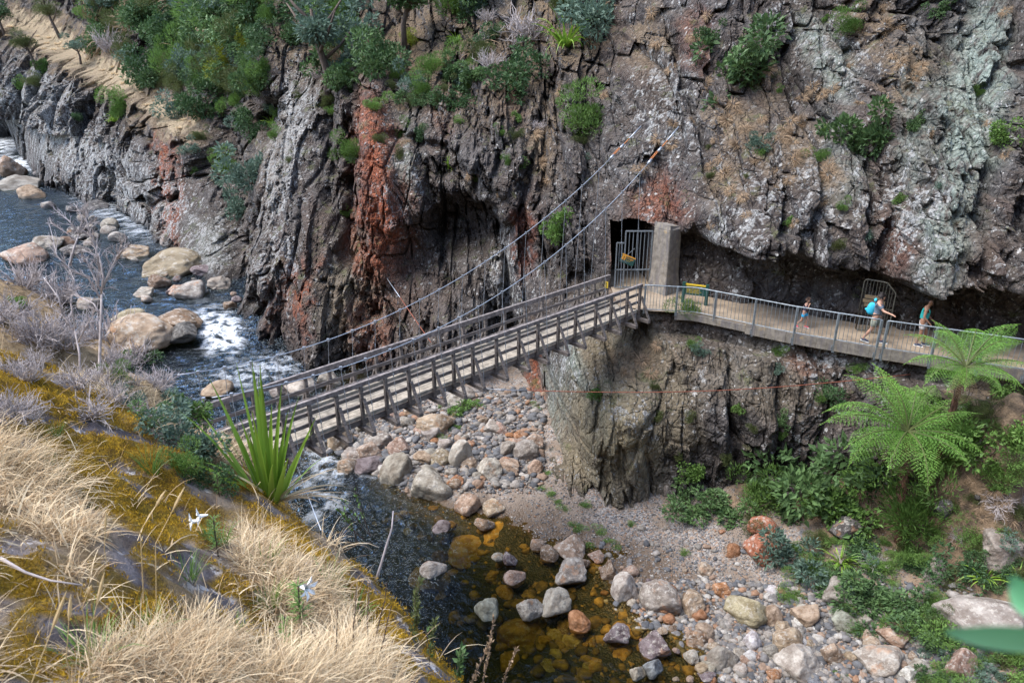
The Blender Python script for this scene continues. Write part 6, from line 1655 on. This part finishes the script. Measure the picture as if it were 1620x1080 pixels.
def person(pos, yaw, sc, J, look, label, cl):
    """J: joint positions for a 1.72 m figure facing +X; cl: clothing colours"""
    o = empty('person', pos, yaw); o.scale = (sc,) * 3; set_props(o, label, 'person')
    V, E, ix = [], [], {}
    def a(n, p, r, frm=None, ry=None): ix[n] = len(V); V.append((*p, r, ry or r)); (E.append((ix[frm], ix[n])) if frm else None)
    a('pelvis', J['pelvis'], .125, None, .14); a('waist', J['waist'], .105, 'pelvis', .125); a('chest', J['chest'], .12, 'waist', .15); a('upper', J['upper'], .075, 'chest', .11); a('neck', J['neck'], .05, 'upper')
    hd = Vector(J['head']); nk = Vector(J['neck']); hx_, hy_ = math.cos(look), math.sin(look)
    a('jaw', hd + Vector((.025 * hx_, .025 * hy_, -.055)), .062, 'neck'); a('brow', hd + Vector((.012 * hx_, .012 * hy_, .035)), .092, 'jaw', .08); a('crown', hd + Vector((-.008 * hx_, -.008 * hy_, .095)), .055, 'brow')
    for s, y in (('l', 1), ('r', -1)):
        a('sh' + s, J['sh' + s], .062, 'upper'); a('el' + s, J['el' + s], .042, 'sh' + s); a('fa' + s, Vector(J['el' + s]).lerp(Vector(J['wr' + s]), .35), .042, 'el' + s); a('wr' + s, J['wr' + s], .027, 'fa' + s)
        wv, d = Vector(J['wr' + s]), (Vector(J['wr' + s]) - Vector(J['el' + s])).normalized(); a('pa' + s, wv + d * .06, .034, 'wr' + s, .022)
        sd_ = d.cross(Vector((0, 0, 1))).normalized() if abs(d.z) < .95 else Vector((1, 0, 0))
        for k_, off in enumerate((-.03, -.01, .01, .03)):
            L_ = (.062, .075, .07, .055)[k_]; q = wv + d * .085 + sd_ * off
            a('k%d' % k_ + s, q, .0105, 'pa' + s); a('m%d' % k_ + s, q + d * L_ * .5 + Vector((0, 0, -.008)), .0095, 'k%d' % k_ + s); a('t%d' % k_ + s, q + d * L_ + Vector((0, 0, -.028)), .008, 'm%d' % k_ + s)
        a('th' + s, wv + d * .05 + sd_ * -.045 + Vector((0, 0, -.012)), .012, 'pa' + s); a('tt' + s, wv + d * .09 + sd_ * -.06 + Vector((0, 0, -.024)), .009, 'th' + s)
        a('hip' + s, J['hip' + s], .095, 'pelvis'); a('kn' + s, J['kn' + s], .06, 'hip' + s); kk = Vector(J['kn' + s]).lerp(Vector(J['an' + s]), .35)
        a('ca' + s, kk + Vector((-.015, 0, 0)), .057, 'kn' + s); a('an' + s, J['an' + s], .036, 'ca' + s); a('to' + s, J['to' + s], .03, 'an' + s)
    body = obj('body', skin_mesh('body', V, E, cl['skin']), o)
    P = lambda n: Vector(V[ix[n]][:3])
    # face
    f = Vector((hx_, hy_, 0)); sd2 = Vector((-hy_, hx_, 0))
    for s in (1, -1): obj('eye', MB().tube([hd + f * .088 + sd2 * .03 * s + Vector((0, 0, .012)), hd + f * .098 + sd2 * .03 * s + Vector((0, 0, .012))], .010, 8).mesh('eye', [M['hair']], True), o)
    obj('nose', skin_mesh('nose', [(*(hd + f * .085 + Vector((0, 0, .015))), .010), (*(hd + f * .108 + Vector((0, 0, -.022))), .014)], [(0, 1)], cl['skin'], 1), o)
    obj('mouth', MB().tube([hd + f * .083 + sd2 * .024 + Vector((0, 0, -.055)), hd + f * .094 + Vector((0, 0, -.057)), hd + f * .083 - sd2 * .024 + Vector((0, 0, -.055))], .006, 6).mesh('mouth', [cl.get('lip', M['skin_tan'])], True), o)
    for s in (1, -1): obj('ear', skin_mesh('ear', [(*(hd + sd2 * .082 * s + Vector((0, 0, .02))), .014), (*(hd + sd2 * .088 * s + Vector((0, 0, -.02))), .011)], [(0, 1)], cl['skin'], 1), o)
    # hair
    hv = [(*(hd - f * .028 + Vector((0, 0, .055))), .098, .092), (*(hd - f * .005 + Vector((0, 0, .102))), .07), (*(hd - f * .07 + Vector((0, 0, .0))), .062)]; he = [(0, 1), (0, 2)]
    if cl.get('tail'): hv += [(*(hd - f * .135 + Vector((0, 0, .05))), .05), (*(hd - f * .15 + Vector((0, 0, .0))), .045)]; he += [(0, 3), (3, 4)]
    obj('hair', skin_mesh('hair', hv, he, cl['hair']), o)
    # shirt
    g = .018; sv = [(*P('pelvis').lerp(P('waist'), .15), .128 + g, .142 + g), (*P('waist'), .108 + g, .128 + g), (*P('chest'), .122 + g, .152 + g), (*P('upper'), .078 + g, .113 + g)]; se = [(0, 1), (1, 2), (2, 3)]
    for s in 'lr':
        n0 = len(sv); sv.append((*(P('sh' + s) * (1.0 if cl['sleeve'] else 0.72) + P('upper') * (0 if cl['sleeve'] else .28)), .063 + (g if cl['sleeve'] else .006))); se.append((3, n0))
        if cl['sleeve']: sv.append((*P('sh' + s).lerp(P('el' + s), .75), .052 + g)); se.append((n0, n0 + 1))
    obj('shirt', skin_mesh('shirt', sv, se, cl['shirt']), o)
    sv = [(*P('pelvis').lerp(P('waist'), .3), .13 + g * .6, .145 + g * .6), (*P('pelvis'), .13 + g, .147 + g)]; se = [(0, 1)]
    for s in 'lr': n0 = len(sv); sv += [(*P('hip' + s), .1 + g), (*P('hip' + s).lerp(P('kn' + s), .45), .085 + g), (*P('hip' + s).lerp(P('kn' + s), cl['short']), .075 + g)]; se += [(1, n0), (n0, n0 + 1), (n0 + 1, n0 + 2)]
    obj('shorts', skin_mesh('shorts', sv, se, cl['shorts']), o)
    for s in 'lr':
        an, to = P('an' + s), P('to' + s); d = (to - an); d.z = 0; d.normalize()
        shoe = obj('shoe', skin_mesh('shoe', [(*(an + Vector((0, 0, -.02))), .046), (*(an - d * .04 + Vector((0, 0, -.05))), .042), (*an.lerp(to, .6) + Vector((0, 0, .0)), .042, .046) if False else (*(an.lerp(to, .6)), .044, .04), (*(to + d * .04), .036, .03)], [(0, 1), (0, 2), (2, 3)], cl['shoe']), o)
        b_ = MB().beam(an - d * .07 + Vector((0, 0, -.075)), to + d * .07 + Vector((0, 0, -.035)), .085, .022); obj('sole', b_.mesh('sole', [cl.get('sole', M['sole'])]), shoe)
    return o

walk = R(-33)
MAN = dict(pelvis=(0,0,.93), waist=(.02,0,1.1), chest=(.04,0,1.28), upper=(.05,0,1.42), neck=(.06,0,1.49), head=(.085,0,1.62), shl=(.03,.17,1.41), shr=(.03,-.17,1.41), ell=(-.06,.25,1.14), wrl=(.08,.27,.92), elr=(.22,-.27,1.23), wrr=(.46,-.33,1.19),
           hipl=(.02,.09,.88), hipr=(-.01,-.09,.88), knl=(.17,.1,.5), anl=(.26,.1,.10), tol=(.42,.1,.05), knr=(-.05,-.1,.49), anr=(-.26,-.1,.13), tor=(-.12,-.1,.045))
pm_ = at_z(1378, 541, PATH_Z + .06)
man = person(pm_, walk, 1.03, MAN, R(35), 'man in blue grey shirt and khaki shorts reaching one hand to the railing', dict(skin=M['skin'], hair=M['hair'], shirt=M['blue_grey_cloth'], shorts=M['khaki_cloth'], shoe=M['navy'], sleeve=True, short=.8))
BP = empty('backpack', (0, 0, 0)); BP.parent = None
BP.location = Matrix.Rotation(walk, 3, 'Z') @ Vector((-.17, 0, 1.24)) + pm_; BP.rotation_euler = (0, R(6), walk); set_props(BP, 'turquoise backpack worn by the man on the path', 'backpack')
bm_ = skin_mesh('bag', [(0, 0, -.27, .11, .15), (-.02, 0, -.05, .125, .17), (.01, 0, .22, .10, .15), (.03, 0, .3, .06, .1)], [(0, 1), (1, 2)], M['turquoise']); obj('bag', bm_, BP)
obj('pocket', skin_mesh('pocket', [(-.12, 0, -.16, .07, .11), (-.13, 0, -.02, .06, .10)], [(0, 1)], M['turquoise']), BP)
for s in (1, -1): obj('strap', MB().tube([(.05, .1 * s, .2), (.18, .13 * s, .24), (.34, .12 * s, .1), (.30, .13 * s, -.1), (.1, .14 * s, -.2)], .022, 6).mesh('strap', [M['dark_grey']], True), BP)
WOM = dict(pelvis=(0,0,.93), waist=(.01,0,1.1), chest=(.03,0,1.28), upper=(.03,0,1.42), neck=(.05,0,1.49), head=(.085,0,1.615), shl=(.02,.155,1.40), shr=(.02,-.155,1.40), ell=(.06,.22,1.14), wrl=(.26,.16,.98), elr=(.0,-.23,1.13), wrr=(.20,-.19,.93),
           hipl=(.01,.09,.88), hipr=(0,-.09,.88), knl=(.17,.09,.5), anl=(.16,.1,.10), tol=(.31,.1,.045), knr=(.01,-.1,.48), anr=(-.07,-.1,.10), tor=(.09,-.12,.045))
person(at_z(1452, 546, PATH_Z + .06), walk + R(4), .97, WOM, R(-12), 'woman in a teal tank top and light grey shorts with dark tied back hair', dict(skin=M['skin_tan'], hair=M['hair'], shirt=M['teal_cloth'], shorts=M['grey_cloth'], shoe=M['navy'], sleeve=False, short=.62, tail=True))
KID = dict(MAN); KID.update(wrr=(.2,-.1,1.42), elr=(.16,-.26,1.22), wrl=(-.12,.28,1.0), ell=(-.14,.24,1.2), head=(.1,0,1.66), knl=(.22,.1,.55), anl=(.12,.1,.14), tol=(.27,.1,.07), knr=(-.08,-.1,.5), anr=(-.34,-.12,.17), tor=(-.2,-.12,.06))
person(at_z(1269, 519, PATH_Z + .06), walk, .66, KID, R(-5), 'small child in dark top, bright blue shorts and pink shoes, striding behind the railing', dict(skin=M['skin'], hair=M['hair_brown'], shirt=M['purple_cloth'], shorts=M['cyan_cloth'], shoe=M['pink_shoe'], sleeve=True, short=.5))
